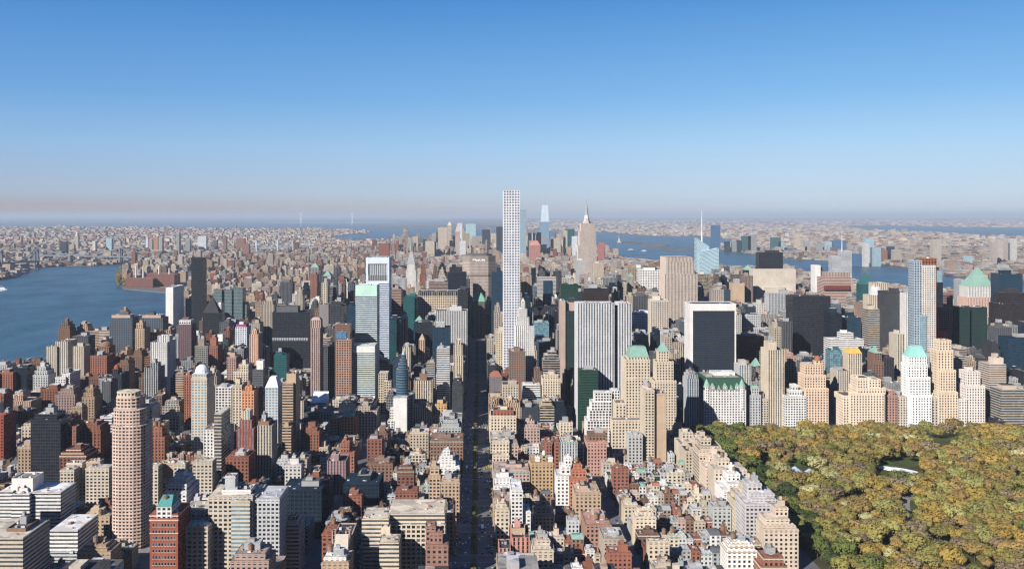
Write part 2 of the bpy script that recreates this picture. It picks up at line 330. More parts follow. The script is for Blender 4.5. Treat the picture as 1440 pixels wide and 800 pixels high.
def roof_on(mb, x0,x1,y0,y1,z, rim, col, t=.5, dep=1.1):
    a,b,c,d=x0+t,x1-t,y0+t,y1-t
    for q in ([(x0,y0),(x1,y0),(b,c),(a,c)],[(x1,y0),(x1,y1),(b,d),(b,c)],[(x1,y1),(x0,y1),(a,d),(b,d)],[(x0,y1),(x0,y0),(a,c),(a,d)]):
        mb.face([(p[0],p[1],z) for p in q], rim)
    for p,q in (((a,c),(b,c)),((b,c),(b,d)),((b,d),(a,d)),((a,d),(a,c))):
        mb.face([(q[0],q[1],z-dep),(p[0],p[1],z-dep),(p[0],p[1],z),(q[0],q[1],z)], rim)
    mb.face([(a,c,z-dep),(b,c,z-dep),(b,d,z-dep),(a,d,z-dep)], col)
ROOFC=[COL['gravel'],COL['tar'],COL['pale'],(.40,.36,.32),(.15,.14,.14),(.24,.20,.17),(.55,.54,.53),COL['tar'],(.11,.10,.10)]
def C(c): return COL[c] if isinstance(c,str) else c
def shade(c, r, a=.12):
    k=1+r.uniform(-a,a); return tuple(min(.85,max(0.008,x*k*(1+r.uniform(-.03,.03)))) for x in c)
def building(name, label, cat, vols, wall, glass, style, group=None, near=1, parts=True, top=None, topcol=None, pen=True, roofc=None, seed=None, tanks=None, win=None, cornice=None, capc=None, cone=None, foot=True, cham=0, wings=None):
    """vols: (x0,x1,y0,y1,z0,z1[,wall,glass,style]); all in metres. near: 2 big in view, 1 middle, 0 far."""
    r=random.Random(seed if seed is not None else hash((round(vols[0][0]),round(vols[0][2])))&0xffff)
    v0=vols[0]; cx,cyy=(v0[0]+v0[1])/2,(v0[2]+v0[3])/2
    root=None
    if parts:
        root=empty(name,(cx,cyy,0)); tag(root,label,cat,group); single=None
    else: single=MB()
    rc=C(roofc) if roofc else r.choice(ROOFC)
    rs = cx<0
    for i,v in enumerate(vols):
        x0,x1,y0,y1,z0,z1=v[:6]; wc=C(v[6]) if len(v)>6 and v[6] else C(wall); gl=v[7] if len(v)>7 and v[7] else glass; st=v[8] if len(v)>8 and v[8] else style
        if foot: FOOT.append((x0,x1,y0,y1))
        j=.23*i; x0+=-j*.5-cx; x1+=j*.5-cx; y0+=-j*.7-cyy; y1+=-cyy
        mb=single if single else MB()
        last=i==len(vols)-1; shaped=top and last
        if cham:
            c=min(cham,(x1-x0)*.3,(y1-y0)*.3); mb.prism([(x0+c,y0),(x1-c,y0),(x1-c*.3,y0+c*.3),(x1,y0+c),(x1,y1-c),(x1-c,y1),(x0+c,y1),(x0,y1-c),(x0,y0+c),(x0+c*.3,y0+c*.3)],z0,z1,wc,st,gl,top=rc)
            wu,wv,bay,fl=ST[st]; nf=max(1,round((z1-z0)/fl)); fh=(z1-z0)/nf
            if near==2:
                for k in range(nf+1):
                    z=z0+k*fh; e=.5; mb.prism([(x0+c,y0-e),(x1-c,y0-e),(x1+e-c*.3,y0-e+c*.3),(x1+e,y0+c),(x1+e,y1-c),(x1-c,y1),(x0+c,y1),(x0-e,y1-c),(x0-e,y0+c),(x0-e+c*.3,y0-e+c*.3)],max(z0,z-fh*.17),min(z+fh*.17,z1+.5),wc,bottom=True)
            mb.build('wall' if i==0 else 'setback_storeys', FAC, root); continue
        mb.box(x0,x1,y0,y1,z0,z1,wc,st,gl,cap=False)
        if near>=1: relief(mb,x0,x1,y0,y1,z0,z1,wc,st,rs, .45 if near==2 else .35, near==2)
        if near>=1 and (style=='P' or style=='W' or cornice) and not shaped:
            cc=C(cornice) if cornice else shade(wc,r,.1); mb.box(x0-.5,x1+.5,y0-.55,y1,z1-2.2,z1-1.2,cc,bottom=True)
            if near==2:
                for f_ in ((.12,.82) if z1>30 else (.22,)): mb.box(x0-.25,x1+.25,y0-.3,y1,z0+(z1-z0)*f_,z0+(z1-z0)*f_+.6,cc,bottom=True)
        if parts: mb.build('wall' if i==0 else ('wing' if z1<vols[0][5] else 'setback_storeys'), FAC, root)
        rb=single if single else MB()
        if not shaped:
            roof_on(rb,x0,x1,y0,y1,z1,C(capc) if capc else wc,rc if i==0 or not capc else C(capc))
            if near>=1 and (x1-x0)>5:
                for _ in range((r.randint(5,10) if x1-x0>12 else r.randint(3,5)) if near==2 else r.randint(2,6)):
                    w,d,h=r.uniform(.8,3.),r.uniform(.8,3),r.uniform(.8,2.8); px=r.uniform(x0+1,x1-1-w); py=r.uniform(y0+1,max(y0+1.1,y1-1-d)); rb.box(px,px+w,py,py+d,z1-1.09,z1-1.09+h,r.choice([COL['pale'],COL['grey'],COL['dgrey'],COL['white'],(.25,.15,.1),shade(wc,r),shade(wc,r)]))
        if parts and rb.f: rb.build('roof', FAC, root)
    x0,x1,y0,y1,z0,z1=[a-b for a,b in zip(vols[-1][:6],(cx,cx,cyy,cyy,0,0))]; W=x1-x0; Dp=y1-y0
    if top:
        mb=single if single else MB(); tc=C(topcol or wall); kind,h=top[0],top[1]; p=[(x0-.3,y0-.3-.2*len(vols)),(x1+.3,y0-.3-.2*len(vols)),(x1+.3,y1+.2),(x0-.3,y1+.2)]
        if kind=='pyr': mb.taper(p,z1,z1+h,top[2] if len(top)>2 else .02,tc)
        elif kind=='hip': q=mb.taper(p,z1,z1+h,top[2] if len(top)>2 else .3,tc,kx=top[3] if len(top)>3 else .7)
        elif kind=='dome':
            n=14; rr=min(W,Dp)/2; prev=mb.ngon((x0+x1)/2,(y0+y1)/2,rr,n); zz=z1
            mb.face([(a,b,z1) for a,b in p],tc)
            for k in range(1,6):
                a=math.pi/2*k/5; f=max(.02,math.cos(a)/math.cos(math.pi/2*(k-1)/5)); z2=z1+h*math.sin(a); prev=mb.taper(prev,zz,z2,f,tc,cap=False); zz=z2
        elif kind=='slant':
            mb.face([(x0,y0,z1),(x1,y0,z1),(x1,y1,z1+h),(x0,y1,z1+h)],tc); mb.face([(x1,y0,z1),(x1,y1,z1),(x1,y1,z1+h)],C(wall)); mb.face([(x0,y1,z1),(x0,y0,z1),(x0,y1,z1+h)],C(wall)); mb.face([(x1,y1,z1),(x0,y1,z1),(x0,y1,z1+h),(x1,y1,z1+h)],C(wall))
        if parts: mb.build('dome' if kind=='dome' else 'pitched_roof', FAC, root)
    elif pen and W>9 and Dp>9 and z1>14:
        mb=single if single else MB(); w=W*r.uniform(.3,.55); d=Dp*r.uniform(.3,.55); h=r.uniform(3,6.5) if z1<120 else r.uniform(5,9); px=x0+(W-w)*r.uniform(.2,.8); py=y0+(Dp-d)*r.uniform(.25,.8)
        pc=shade(C(wall),r,.15) if r.random()<.7 else COL['grey']
        mb.box(px,px+w,py,py+d,z1-1.05,z1+h,pc,'B','dk',top=r.choice(ROOFC))
        if near==2: mb.box(px+w*.2,px+w*.6,py+d*.2,py+d*.7,z1+h,z1+h+r.uniform(1.5,3),pc)
        if parts: mb.build('penthouse', FAC, root)
    nt_=tanks if tanks is not None else (1 if (near>=1 and z1<110 and r.random()<.5) else 0)
    if parts and nt_ and W>8 and Dp>8:
        for k in range(nt_):
            o=bpy.data.objects.new('water_tank',TANK); sc.collection.objects.link(o); o.parent=root; o.location=(r.uniform(x0+3,x1-3),r.uniform(y0+3,y1-3),z1-1); s=r.uniform(.8,1.15); o.scale=(s,s,s)
    if parts and near==2 and W>12:
        for k in range(r.randint(1,3)):
            o=bpy.data.objects.new('air_unit',ACM); sc.collection.objects.link(o); o.parent=root; o.location=(r.uniform(x0+3,x1-3),r.uniform(y0+3,y1-3),z1-1.08); o.rotation_euler=(0,0,r.choice([0,1.57]))
    if single:
        o=single.build(name, FAC, None, (cx,cyy,0)); tag(o,label,cat,group); return o
    if win:
        # front windows as parts of their own: (columns, rows, width, height, volume index, z start, z step, [x inset])
        nc,nr,ww,wh,vi,zs,dz=win[:7]; v=vols[vi]; wx0=v[0]-cx; wx1=v[1]-cx; wy=v[2]-cyy-.23*vi*.7
        wm=MB(); wm.box(-ww/2,ww/2,-.06,.4,0,wh,(.35,.35,.34),bottom=True); wm.face([(-ww/2+.12,-.065,.12),(ww/2-.12,-.065,.12),(ww/2-.12,-.065,wh-.12),(-ww/2+.12,-.065,wh-.12)],(.5,.5,.5),(.012,.016,.024),1,1,[(.4,.4),(.6,.4),(.6,.6),(.4,.6)])
        wm.box(-ww/2-.15,ww/2+.15,-.25,0,-.25,-.01,C(cornice) if cornice else (.6,.57,.5),bottom=True)
        me=wm.mesh('window',FAC); ins=win[7] if len(win)>7 else 1.5
        for a in range(nc):
            for b in range(nr):
                o=bpy.data.objects.new('window',me); sc.collection.objects.link(o); o.parent=root; o.location=(wx0+ins+(wx1-wx0-2*ins)*(a+.5)/nc,wy,zs+b*dz)
    return root
K={'O':('office_tower','office tower'),'A':('apartment_tower','apartment tower'),'H':('hotel_building','hotel'),'L':('apartment_building','apartment building'),'K':('office_building','office building'),'F':('far_tower','tower')}
REF=[]
def B(k, label, D, vols, wall, glass='dk', style='P', dep=30, ref=None, **o):
    """vols given as (x0,x1,ytop[,extra distance, depth, wall, glass, style, base metres]) with x and y as seen at the front plane."""
    vv=[]
    for v in vols:
        d=D+(v[3] if len(v)>3 and v[3] else 0); de=v[4] if len(v)>4 and v[4] else dep
        z0=v[8] if len(v)>8 and v[8] else -.3
        vv.append((PX(v[0],d),PX(v[1],d),d,d+de,z0,PZ(v[2],d))+tuple(v[5:8]))
    near=o.pop('near', 2 if D<1150 else (1 if D<1950 else 0))
    n,c=K[k]; root=building(o.pop('name',n),label,o.pop('cat',c),vv,wall,glass,style,near=near,seed=int(D+v[0]),**o)
    if ref: REF.append((vv[0][0],vv[0][1],D,ref))
    return root

# ------------------------------------------------------------------ named buildings, near to far, east side
B('A','tall round-cornered pinkish tan tower with crenellated crown and balconies on its shaded side',850,[(153,200,600),(156,198,577,3,26),(161,193,560,6,20),(163,191,552,8,16,'cream','dk','T')],(.52,.40,.34),'dk','Z',dep=36,ref='tall pinkish round-cornered tower',pen=False,tanks=0,capc='cream',cham=9)
B('L','white slab apartment block with ribbon windows and tall blank lift core',880,[(40,85,692),(0,18,690),(17,46,672,4,22,None,None,'B'),(17,41,694,-4,10)],'white','grey','R',dep=34,ref='white ribbon-window slab block')
B('A','near-black glass tower behind the white ribbon-window block',1050,[(43,85,590),(48,80,582,4,22)],'black','dk','C',ref='near-black glass tower')
B('A','red brick tower striped by pale balconies beside the black glass tower',1120,[(85,107,600),(88,99,590,3)],'brick','grey','W')
B('L','long pale brick slab block with projecting wings, seen both sides of the pinkish tower',980,[(85,300,672),(85,104,660,-14,14),(121,153,657,-14,14),(200,222,655,-14,14),(245,260,652,-14,14),(272,298,648,-10,14),(95,115,650,4,10,None,None,'B'),(123,140,648,4,10,'tan',None,'B'),(225,247,650,4,10,'tan',None,'B')],'beige','dk','W',dep=20,ref='long pale slab block',pen=False)
B('L','weathered grey-beige block with long window bands at the bottom corner of the view',705,[(-60,32,756),(10,36,742,14,22,'brown','dk','B')],'beige','grey','R',dep=44)
B('L','square white-banded block in the low streets below the white slab',815,[(70,109,745),(70,109,775,-1,2,'lgrey')],'white','grey','R',dep=44)
B('A','red brick tower with punched windows, white gabled top and green copper roof',735,[(211,250,722),(211,250,728,-1,2,'red',None,'B'),(221,241,712,0,20,'white','dk','W')],'red','dk','P',dep=30,top=('hip',7,.02,.7),topcol=(.08,.25,.24),win=(8,12,1.8,2.6,1,5,5.3),ref='red brick tower with green roof',cornice='cream')
B('L','cream terraced apartment building with stepped penthouse and rooftop tank',885,[(231,262,690),(236,262,680,3,28),(242,262,672,6,20),(247,258,663,9,10,None,None,'B')],'white','dk','W',dep=40,tanks=1)
B('A','broad beige apartment complex with balcony stacks and a patterned white roof screen',765,[(293,355,697),(256,292,740,-12,24),(263,300,716,6,24),(313,352,688,5,16,'white','dk','B'),(355,360,697,4),(358,392,700,3,36,'lgrey'),(318,330,668,9,8,'lgrey','dk','B'),(327,350,703,-2,3,'beige','lt','R')],'beige','dk','W',dep=34,ref='broad beige complex with balcony stacks',tanks=2,pen=False)
B('L','cream apartment block with banded windows next to the dark glass office pair',795,[(392,420,737),(400,418,731,4,14,None,None,'B')],'cream','grey','R',dep=26)
B('O','dark glass office block with pale steel rim, nearer one of the twin pair',880,[(396,452,689)],'navy','dk','G',dep=40,roofc='dgrey',capc='silver',pen=True,tanks=0,ref='lower dark glass office block')
B('O','dark glass office block with pale steel rim, farther of the twin pair',955,[(483,533,680)],'navy','dk','G',dep=42,roofc='dgrey',capc='silver',tanks=0,ref='farther dark glass office block')
B('K','large cream hospital block with ribbon windows and a row of small attic openings',770,[(545,625,722),(509,546,729,-12,30),(536,548,740,-16,6,None,None,'B'),(534,560,762,-34,20,None,None,'R'),(545,625,737,-2,6,None,'dk','G')],'cream','grey','R',dep=40,pen=True,ref='large cream hospital block',near=2)
B('L','brown brick apartment house with stepped roof in front of the cream hospital',715,[(599,630,765),(604,622,748,2,14),(599,612,739,4,12)],(.26,.15,.12),'dk','P',dep=24)
B('K','pale stone hall with pinnacled parapet and steep gables',740,[(467,492,758),(467,472,746,2,5),(486,492,746,2,5),(470,489,770,-16,14)],'pink','dk','T',dep=40,pen=False,tanks=0,top=('hip',9,.02,.9),topcol='beige')
B('K','ochre low building with cluttered white roof plant at the bottom edge',700,[(452,490,790),(456,486,782,3,14,'white')],'tan','dk','P',dep=26)
B('L','white ziggurat apartment house with tiny stepped crown beside the wide avenue',985,[(613,646,656),(616,640,648,3,20),(620,636,640,5,14),(624,632,632,7,8)],'white','dk','P',dep=26,pen=False,ref='white ziggurat house')
B('L','tan brick apartment house with vertical window strips facing the wide avenue',930,[(620,646,677)],'tan','dk','P',dep=26)
B('L','narrow tan apartment house one street before the white ziggurat',945,[(603,619,668),(605,617,656,3,14)],'tan','dk','W',dep=24)
B('L','brown brick block with green-trimmed roof edging the wide avenue',1105,[(605,651,619)],'brown','dk','P',dep=40,cornice='copper',ref='brown block with green roof trim')
B('L','cream corner apartment house with cluttered terraces, long window rows, edging the wide avenue',1190,[(690,726,584),(694,722,576,4,20,'brick')],'cream','dk','P',dep=36,ref='cream corner house on the wide avenue')
B('L','beige corner apartment house with stepped penthouses on the wide avenue',1080,[(693,716,639),(693,716,619,10,18),(700,728,623,14,20,'pink')],'cream','dk','P',dep=26)
B('L','pinkish brick apartment house with copper-green roof edge',1010,[(694,745,662)],'pink','dk','P',dep=40,cornice='copper',capc='copper',ref='pinkish house with copper roof edge')
B('L','white painted corner apartment house with raised sloping parapet',960,[(695,720,682),(697,722,672,6,20)],'white','dk','P',dep=30)
B('L','bright white apartment slab with neat window rows west of the wide avenue',860,[(719,735,688),(735,746,718,4,20)],'white','dk','W',dep=34,ref='bright white slab')
B('L','cream corner house with a planted roof terrace right on the wide avenue',860,[(697,716,716),(698,712,708,6,14)],'cream','dk','P',dep=30)
B('L','dark pink brick house with tall arched gable windows near the bottom of the avenue',785,[(720,745,755),(702,718,770,-10,22),(720,738,742,10,12,'tan','dk','B')],(.42,.22,.18),'dk','T',dep=34)
B('L','ochre apartment building with white corner pavilions and a small cupola',1010,[(747,778,650),(753,759,642,4,6,'white','dk','B'),(771,777,642,4,6,'white','dk','B'),(762,768,640,6,6)],(.40,.28,.16),'dk','P',dep=34,top=('dome',5),topcol='white',pen=False,ref='ochre building with cupola')
B('L','slender white stepped apartment tower beside a red-orange brick house',960,[(783,800,668),(789,802,655,3,18),(795,803,642,5,12)],'white','dk','P',dep=26,ref='slender white stepped tower')
B('L','red-orange brick apartment house with terraced upper floors',955,[(801,827,672),(804,824,660,4,18),(807,818,652,7,12)],(.38,.16,.10),'dk','P',dep=30,ref='red-orange terraced house')
B('L','paired red brick apartment house with white top bands and a dark slot between',1080,[(768,776,621),(780,787,621),(776,780,630,6,20)],'brick','dk','P',dep=26)
B('L','greyish white apartment house with green roof edge and arcaded top floor',1080,[(789,812,621)],'lgrey','dk','T',dep=26,cornice='copper')
B('L','tan and brown apartment house with white roof corner between two avenues',925,[(809,845,692)],'tan','dk','P',dep=40,roofc='white')
B('L','plain brown brick apartment cube with white tank on its roof',850,[(824,860,737)],(.33,.19,.15),'dk','P',dep=40,tanks=1,ref='plain brown cube')
B('L','tan apartment house with setback tower and chimney in the shade',900,[(752,779,722),(755,774,712,4,20),(760,768,698,7,8)],'tan','dk','P',dep=26)
B('L','rose brick apartment building with dark terraced top',1095,[(826,853,621),(828,852,610,5,18,'brown')],(.40,.24,.20),'dk','P',dep=34)
B('L','white ziggurat apartment block with glass-edged setbacks below the striped tower',1215,[(826,860,592),(829,860,577,4,26),(832,860,565,7,22),(837,860,552,10,18),(861,871,549,14,20)],'white','dk','G',dep=34,pen=False,ref='white glassy ziggurat')
B('H','grand stone hotel tower with green copper mansard roof and two low shoulders',1180,[(880,914,530),(880,914,505,.5,29),(861,906,590,-16,16),(866,880,566,0,24),(884,912,502,2,24)],'cream','dk','P',dep=36,top=('hip',13,.6,.75),topcol='copper',pen=False,ref='stone hotel with green mansard')
B('H','narrow stone hotel tower with stepped top and pointed copper spire',1330,[(920,951,535),(923,947,508,3,24),(926,940,494,6,14)],'cream','dk','P',dep=30,top=('pyr',14),topcol='copper',pen=False,ref='hotel with copper spire')
B('A','cream balcony tower with a blank tan slab beside the park edge',1130,[(920,937,553,4,30,'tan','dk','B'),(907,920,548)],'cream','dk','W',dep=34,ref='balcony tower with blank slab')
B('H','white chateau hotel with dark green mansard roof and corner turrets at the park corner',1335,[(990,1049,548)],'white','dk','P',dep=62,top=('hip',17,.8,.93),topcol='dgreen',ref='white chateau hotel',pen=False,cornice='white')
B('O','huge white marble-striped office slab with dark slots between its piers',1330,[(812,864,427),(870,888,427),(863.5,870.5,429,6,30,'blue','dk','C')],(.50,.50,.51),(.07,.095,.13),(.5,.96,3.9,4),dep=38,roofc='pale',ref='white striped slab',tanks=0,near=2)
B('O','black glass office tower framed in white travertine, sloping slab by the park corner',1490,[(970,974.5,427,0,40,'white','dk','B'),(1033.4,1035,427,0,40,'white','dk','B'),(970.4,1034.6,427,.5,39,'white','dk','B',PZ(437,1490)),(974.5,1033.4,437.2,1.6,36)],'black','navy','C',dep=40,pen=False,tanks=0,ref='black tower in white frame',near=1)
B('O','dark green glass block with lighter top floors, stub in front of the striped slab',1300,[(815,841,521)],'dgreen','green','S',dep=24,tanks=0)
B('O','dark green glass office tower with a lit pink granite edge and teal roof',1500,[(795,812,437),(788,795,423,-2,30,'pink','dk','B'),(795,812,425,6,20,'pink','dk','B')],'black','green','C',dep=34,capc='copper',ref='green glass tower with pink edge')
B('A','very tall slender white concrete tower with a square window grid and open plant floors',1560,[(708,731,268)],(.58,.59,.63),(.15,.18,.23),'X',dep=28,pen=False,tanks=0,ref='very tall slender white tower',near=1,name='supertall_tower',cat='skyscraper')
B('O','cream wedding-cake office tower with dark windows in front of the slender white tower',1480,[(725,751,458),(727,744,446,3,18),(730,741,434,5,12),(733,738,424,7,6)],'white','dk','T',dep=28,pen=False,top=('pyr',6),topcol='cream',ref='cream wedding-cake tower')
B('K','brownish grid-faced office block beside the avenue below the slender white tower',1430,[(716,739,494)],'brown','grey','W',dep=30)
B('K','cream office slab with small square windows and stepped crown',1385,[(763,788,532),(766,785,526,4,20)],'cream','dk','P',dep=30,ref='cream square-window slab')
B('K','low office block with greenish ribbon windows beside the cream slab',1395,[(735,760,541)],'white','teal','R',dep=26)
B('A','white steel-edged tower, tall and bright with blue shaded flank, on the river side',1470,[(212,235,481),(222,238,472,8,16),(231,252,573,-10,20)],'white','blue','T',dep=42,ref='bright white river-side tower')
B('A','grey grid tower in front of the bright white river-side tower',1356,[(203,222,517),(212,222,510,6,12)],'grey','dk','V',dep=30)
B('A','beige tower with glazed corners and an open steel crown of triangles',1175,[(269,291,531),(270,290,526,2,26)],'beige','lt','W',dep=32,top=('dome',11),topcol='silver',pen=False,ref='beige tower with steel crown',name='apartment_tower')
B('L','slim dark brick slab standing just before the steel-crowned tower',1320,[(259,269,527)],'brick','dk','P')
B('L','slim tan slab with fine bands beside the slim dark brick slab',1360,[(247,258,525)],'tan','dk','R')
B('A','tan twin-slab apartment tower by the river bank',1620,[(65,80,487),(78,95,480,4),(103,118,487,-2,26)],'beige','grey','T',dep=36,ref='tan twin slab by the river')
B('A','dark slab tower behind the tan twin slab',1700,[(101,124,473)],'dgrey','dk','G',dep=30)
B('L','white stepped hospital-like block below the tan twin slab',1500,[(74,90,540),(78,92,530,4),(88,98,525,8)],'white','dk','W',dep=40,ref='white stepped hospital')
B('L','dark red brick slab at the river edge of the view',1510,[(-6,18,523)],'brick','dk','P',dep=34)
B('L','navy glass block beside the dark red brick slab',1520,[(20,38,517)],'navy','dk','C')
B('L','small red brick slab cut by the edge of the view',1105,[(-8,5,584)],'red','dk','W')
B('L','wide tan brick apartment block with deep vertical piers',1355,[(9,43,564),(20,32,556,6,14)],(.40,.27,.21),'dk','T',dep=34,ref='wide tan block with piers')
B('L','small yellowish white block in the low eastern streets',1225,[(5,27,607)],'cream','dk','W',dep=24)
B('A','dark bronze glass tower, first of a matched pair at the river',1850,[(154,186,447),(157,183,443,4,22,'pink','dk','B')],'dgrey','blue','Q',dep=34,ref='dark bronze river pair',near=1)
B('A','dark bronze glass tower, second of a matched pair at the river beside the white slab',1860,[(197,229,447),(200,226,443,4,22,'pink','dk','B')],'dgrey','blue','Q',dep=34,near=1)
B('A','slim tan stepped tower standing between the matched bronze pair',1760,[(190,203,462),(192,201,454,3,16)],'tan','dk','P')
B('L','orange brick tower behind the bright white river-side tower',1800,[(211,221,467)],'orange','dk','P')
B('L','domed brown brick building by the river',1690,[(136,153,488)],'brown','dk','P',top=('dome',9),topcol='brown')
B('L','wide brown brick block by the river below the domed building',1600,[(127,150,500)],'brick','dk','P')
B('O','thin white marble slab with a green glass side on the river bank',2300,[(233,243.5,404)],'white','dk','B',dep=82,pen=False,roofc='pale',ref='thin white marble slab',near=0)
B('A','bronze-black glass tower, tall and plain, next to the thin white slab',2100,[(269,286,362)],'black','dk','C',dep=26,pen=False,ref='tall bronze-black tower')
B('A','black tower with a steep pointed roof beside the tall bronze-black tower',1905,[(285,308,440)],'black','dk','C',dep=24,top=('pyr',34),topcol='black',pen=False)
B('A','speckled plum-brown tower with white crosswork top',1750,[(251,269,456),(252,268,450,1,20,'white','dk','G')],(.14,.09,.10),'grey','P')
B('H','grey-green glass tower with folded facets, one half of the river pair',2350,[(300,312,407),(312,326,407,6)],'grey','teal','C',dep=34,roofc='brick')
B('H','green glass tower with chamfered base, other half of the river pair',2360,[(326,341,405),(341,347,428,6)],'grey','teal','C',dep=34)
B('L','white concrete block in front of the grey-green glass pair',2200,[(303,311,428)],'white','dk','P')
B('L','wide buff apartment complex with many stepped tops near the glass pair',2450,[(321,358,446),(325,332,438,5),(345,356,438,5)],'stone','dk','P',dep=30)
B('A','blue glass tower with magenta crown',1700,[(331,347,460),(332,346,456,2,20,'purple','dk','B')],'silver','blue','G',ref='magenta-crowned tower')
B('A','peach stone tower with small square cap',1600,[(351,363,470),(353,361,464,3,14)],(.60,.38,.27),'dk','T',ref='peach stone tower')
B('A','olive-grey tower with blank lift box',1600,[(274,292,486),(279,287,476,4,12,None,None,'B')],(.22,.20,.17),'dk','W')
B('A','red brick tower with blank brick lift box',1550,[(294,306,486),(296,304,475,4,12,None,None,'B')],'brick','dk','P')
B('A','slender teal glass tower with white lit cap',1650,[(306,315,480),(306,313,470,3,14,'white','dk','B')],'teal','teal','C')
B('L','rose brown slab with regular small windows',1480,[(319,332,502)],(.34,.22,.19),'dk','P')
B('L','classical tan stepped apartment house with ornate gables',1400,[(328,349,522),(336,349,512,4,20)],'cream','dk','P',dep=30,ref='classical tan stepped house')
B('A','dark banded tower topped by a white box with a round black vent',1230,[(355,370,520),(361,370,507,4,10,'white','dk','B')],'dgrey','grey','R',dep=28,ref='tower with round vent')
B('A','pale tower with steep white pyramid roof and blue glass flank',1180,[(373,391,545)],'lgrey','lt','W',dep=26,top=('pyr',13,.45),topcol='white',pen=False,ref='tower with white pyramid roof')
B('L','cream narrow apartment house behind the dark banded tower',1260,[(327,340,541)],'cream','dk','P')
B('L','white grid-faced low block among the eastern side streets',1270,[(303,325,545)],'white','dk','G',dep=26)
B('A','orange brick tower with white corner marks',1205,[(340,357,549),(345,354,543,4,12)],(.52,.25,.14),'dk','P')
B('A','red brick tower with white window stripes and arched white attic',1045,[(333,357,602),(337,354,590,3,20),(341,351,577,6,12,'cream')],'red','lt','T',dep=28,ref='red brick tower with white stripes')
B('A','pale ribbed apartment tower with a brown roof cap',1045,[(362,382,598),(363,378,592,4,20,'brown','dk','B')],'beige','grey','V',dep=28)
B('A','grey-beige tower lined with balconies, sharply shaded on one side',1065,[(301,311,582)],'beige','grey','S',dep=40)
B('L','tall white narrow tower half hidden by the pinkish tower',1130,[(144,157,587),(139,160,629,-6)],'white','grey','R')
B('A','dark blue tower with a small red dome',1450,[(157,171,526),(158,166,519,4,14)],'navy','grey','T',top=('dome',7),topcol='red',pen=False)
B('A','teal glass slab lit against the black slab',1500,[(385,403,499),(387,397,495,4,12)],'teal','teal','C',dep=24)
B('A','tan tower with heavily ribbed balconies and blank stepped penthouse',1150,[(397,412,539),(403,416,525,6,20,None,None,'B'),(397,409,600,-14,14)],'tan','dk','R',dep=44,ref='tan ribbed balcony tower')
B('O','massive black office slab with one pale louvred band near mid height',1800,[(383,436,439),(383,433,475,-1,3,'lgrey','grey','V',PZ(479,1799)),(389,419,431,6,24,'dgrey','dk','B')],'black','dk','C',dep=38,roofc='black',pen=False,ref='massive black slab',near=0)
B('O','dark tower with pale vertical piers behind the massive black slab',2350,[(394,411,397)],'dgrey','dk','V',ref='dark piered tower')
B('O','rose granite octagonal tower squeezed beside the massive black slab',1500,[(438,450,461),(437,451,450,2,16,'pink')],(.36,.25,.23),'dk','T',dep=28,top=('hip',4,.6,.6),topcol='pink')
B('O','grey blank-sided office slab, tall and plain',1900,[(449,462,428),(463,484,429,6)],(.20,.19,.19),'dk','B',dep=30)
B('O','dark low-lit block with a pale roof edge beside the brown gridded tower',1550,[(454,473,487)],'dgrey','dk','G',capc='cream')
B('O','brown gridded office tower topped by a banded box with a blue window',1480,[(473,494,478),(471,492,457,8,26,'brown','grey','R'),(473,487,466,7,2,'blue','sky','C',PZ(476,1487))],(.38,.24,.18),'dk','G',dep=34,pen=False,ref='brown gridded tower')
B('O','silver-banded office tower with pale green mechanical crown',1490,[(500,530,416,50,40,(.48,.52,.49),'blue','R'),(500,530,401,50.5,39,(.42,.62,.54),'lt','B',PZ(416,1540)),(494,527,486,0,40,(.48,.52,.47),'blue','R'),(495,527,487,-1,2,'white','dk','B',PZ(496,1489)),(495,527,556,-1.5,2,'white','dk','B',PZ(566,1489))],(.48,.52,.49),'blue','R',dep=40,pen=False,tanks=0,ref='silver-banded tower',capc=(.5,.6,.55))
B('O','aluminium tower with blue bands and a slanted top holding a louvred recess',1710,[(515,547,398),(515,547,395,-.2,46,(.52,.58,.66),'dk','B',PZ(398,1710)),(516.5,546,387,1,46,(.25,.26,.27),'grey','V',PZ(396,1711)),(515,517.5,362,0,46,(.52,.58,.66),'dk','B',PZ(396,1710)),(545,547,362,0,46,(.52,.58,.66),'dk','B',PZ(396,1710)),(515,547,362,.6,46,(.52,.58,.66),'dk','B',PZ(371,1710)),(516,546,372,3,40,(.42,.45,.5),'grey','V',PZ(396,1710))],(.52,.57,.66),'blue','R',dep=48,pen=False,tanks=0,ref='aluminium slant-topped tower')
B('O','dark teal office tower beside the aluminium slant-topped tower',1650,[(548,562,450)],'navy','teal','S')
B('O','cream gridded office block with stepped corners behind a cylindrical glass tower',1440,[(532,545,525),(540,550,536,-4)],'cream','dk','G',dep=26)
B('O','brown office tower with lit flank behind the dark teal tower',2000,[(549,564,406)],(.34,.24,.19),'dk','R')
B('O','teal green glass office block with lit setbacks',1950,[(567,583,418),(570,586,416,5)],'teal','teal','C',dep=28)
B('O','art deco stone skyscraper with layered steel crown and needle spire',2670,[(570,586,414),(571,585,380,5,30),(572.5,583.5,371,8,20)],(.66,.64,.62),'grey','T',dep=40,pen=False,top=('hip',42,.22,.22),topcol='grey',name='deco_skyscraper',cat='skyscraper',ref='deco skyscraper with steel crown')
B('O','wide grey slab with a dark band beside the deco skyscraper',2520,[(551,571,392)],'lgrey','grey','V')
B('O','wide sand-coloured gridded office block with black louvred top row',1990,[(588,643,416),(588,643,410,.3,44,'cream','dk',(.6,.99,4.2,11),PZ(417,1990))],(.55,.46,.36),'dk','G',dep=46,near=1,pen=False,ref='wide sand-coloured grid block')
B('O','reddish brown flat-topped slab behind the sand-coloured grid block',2210,[(603,630,396)],(.27,.20,.18),'dk','R')
B('O','dark blue glass tower with black plant box on its roof',2300,[(629,656,383),(632,650,376,5,22,'black')],'navy','dk','S')
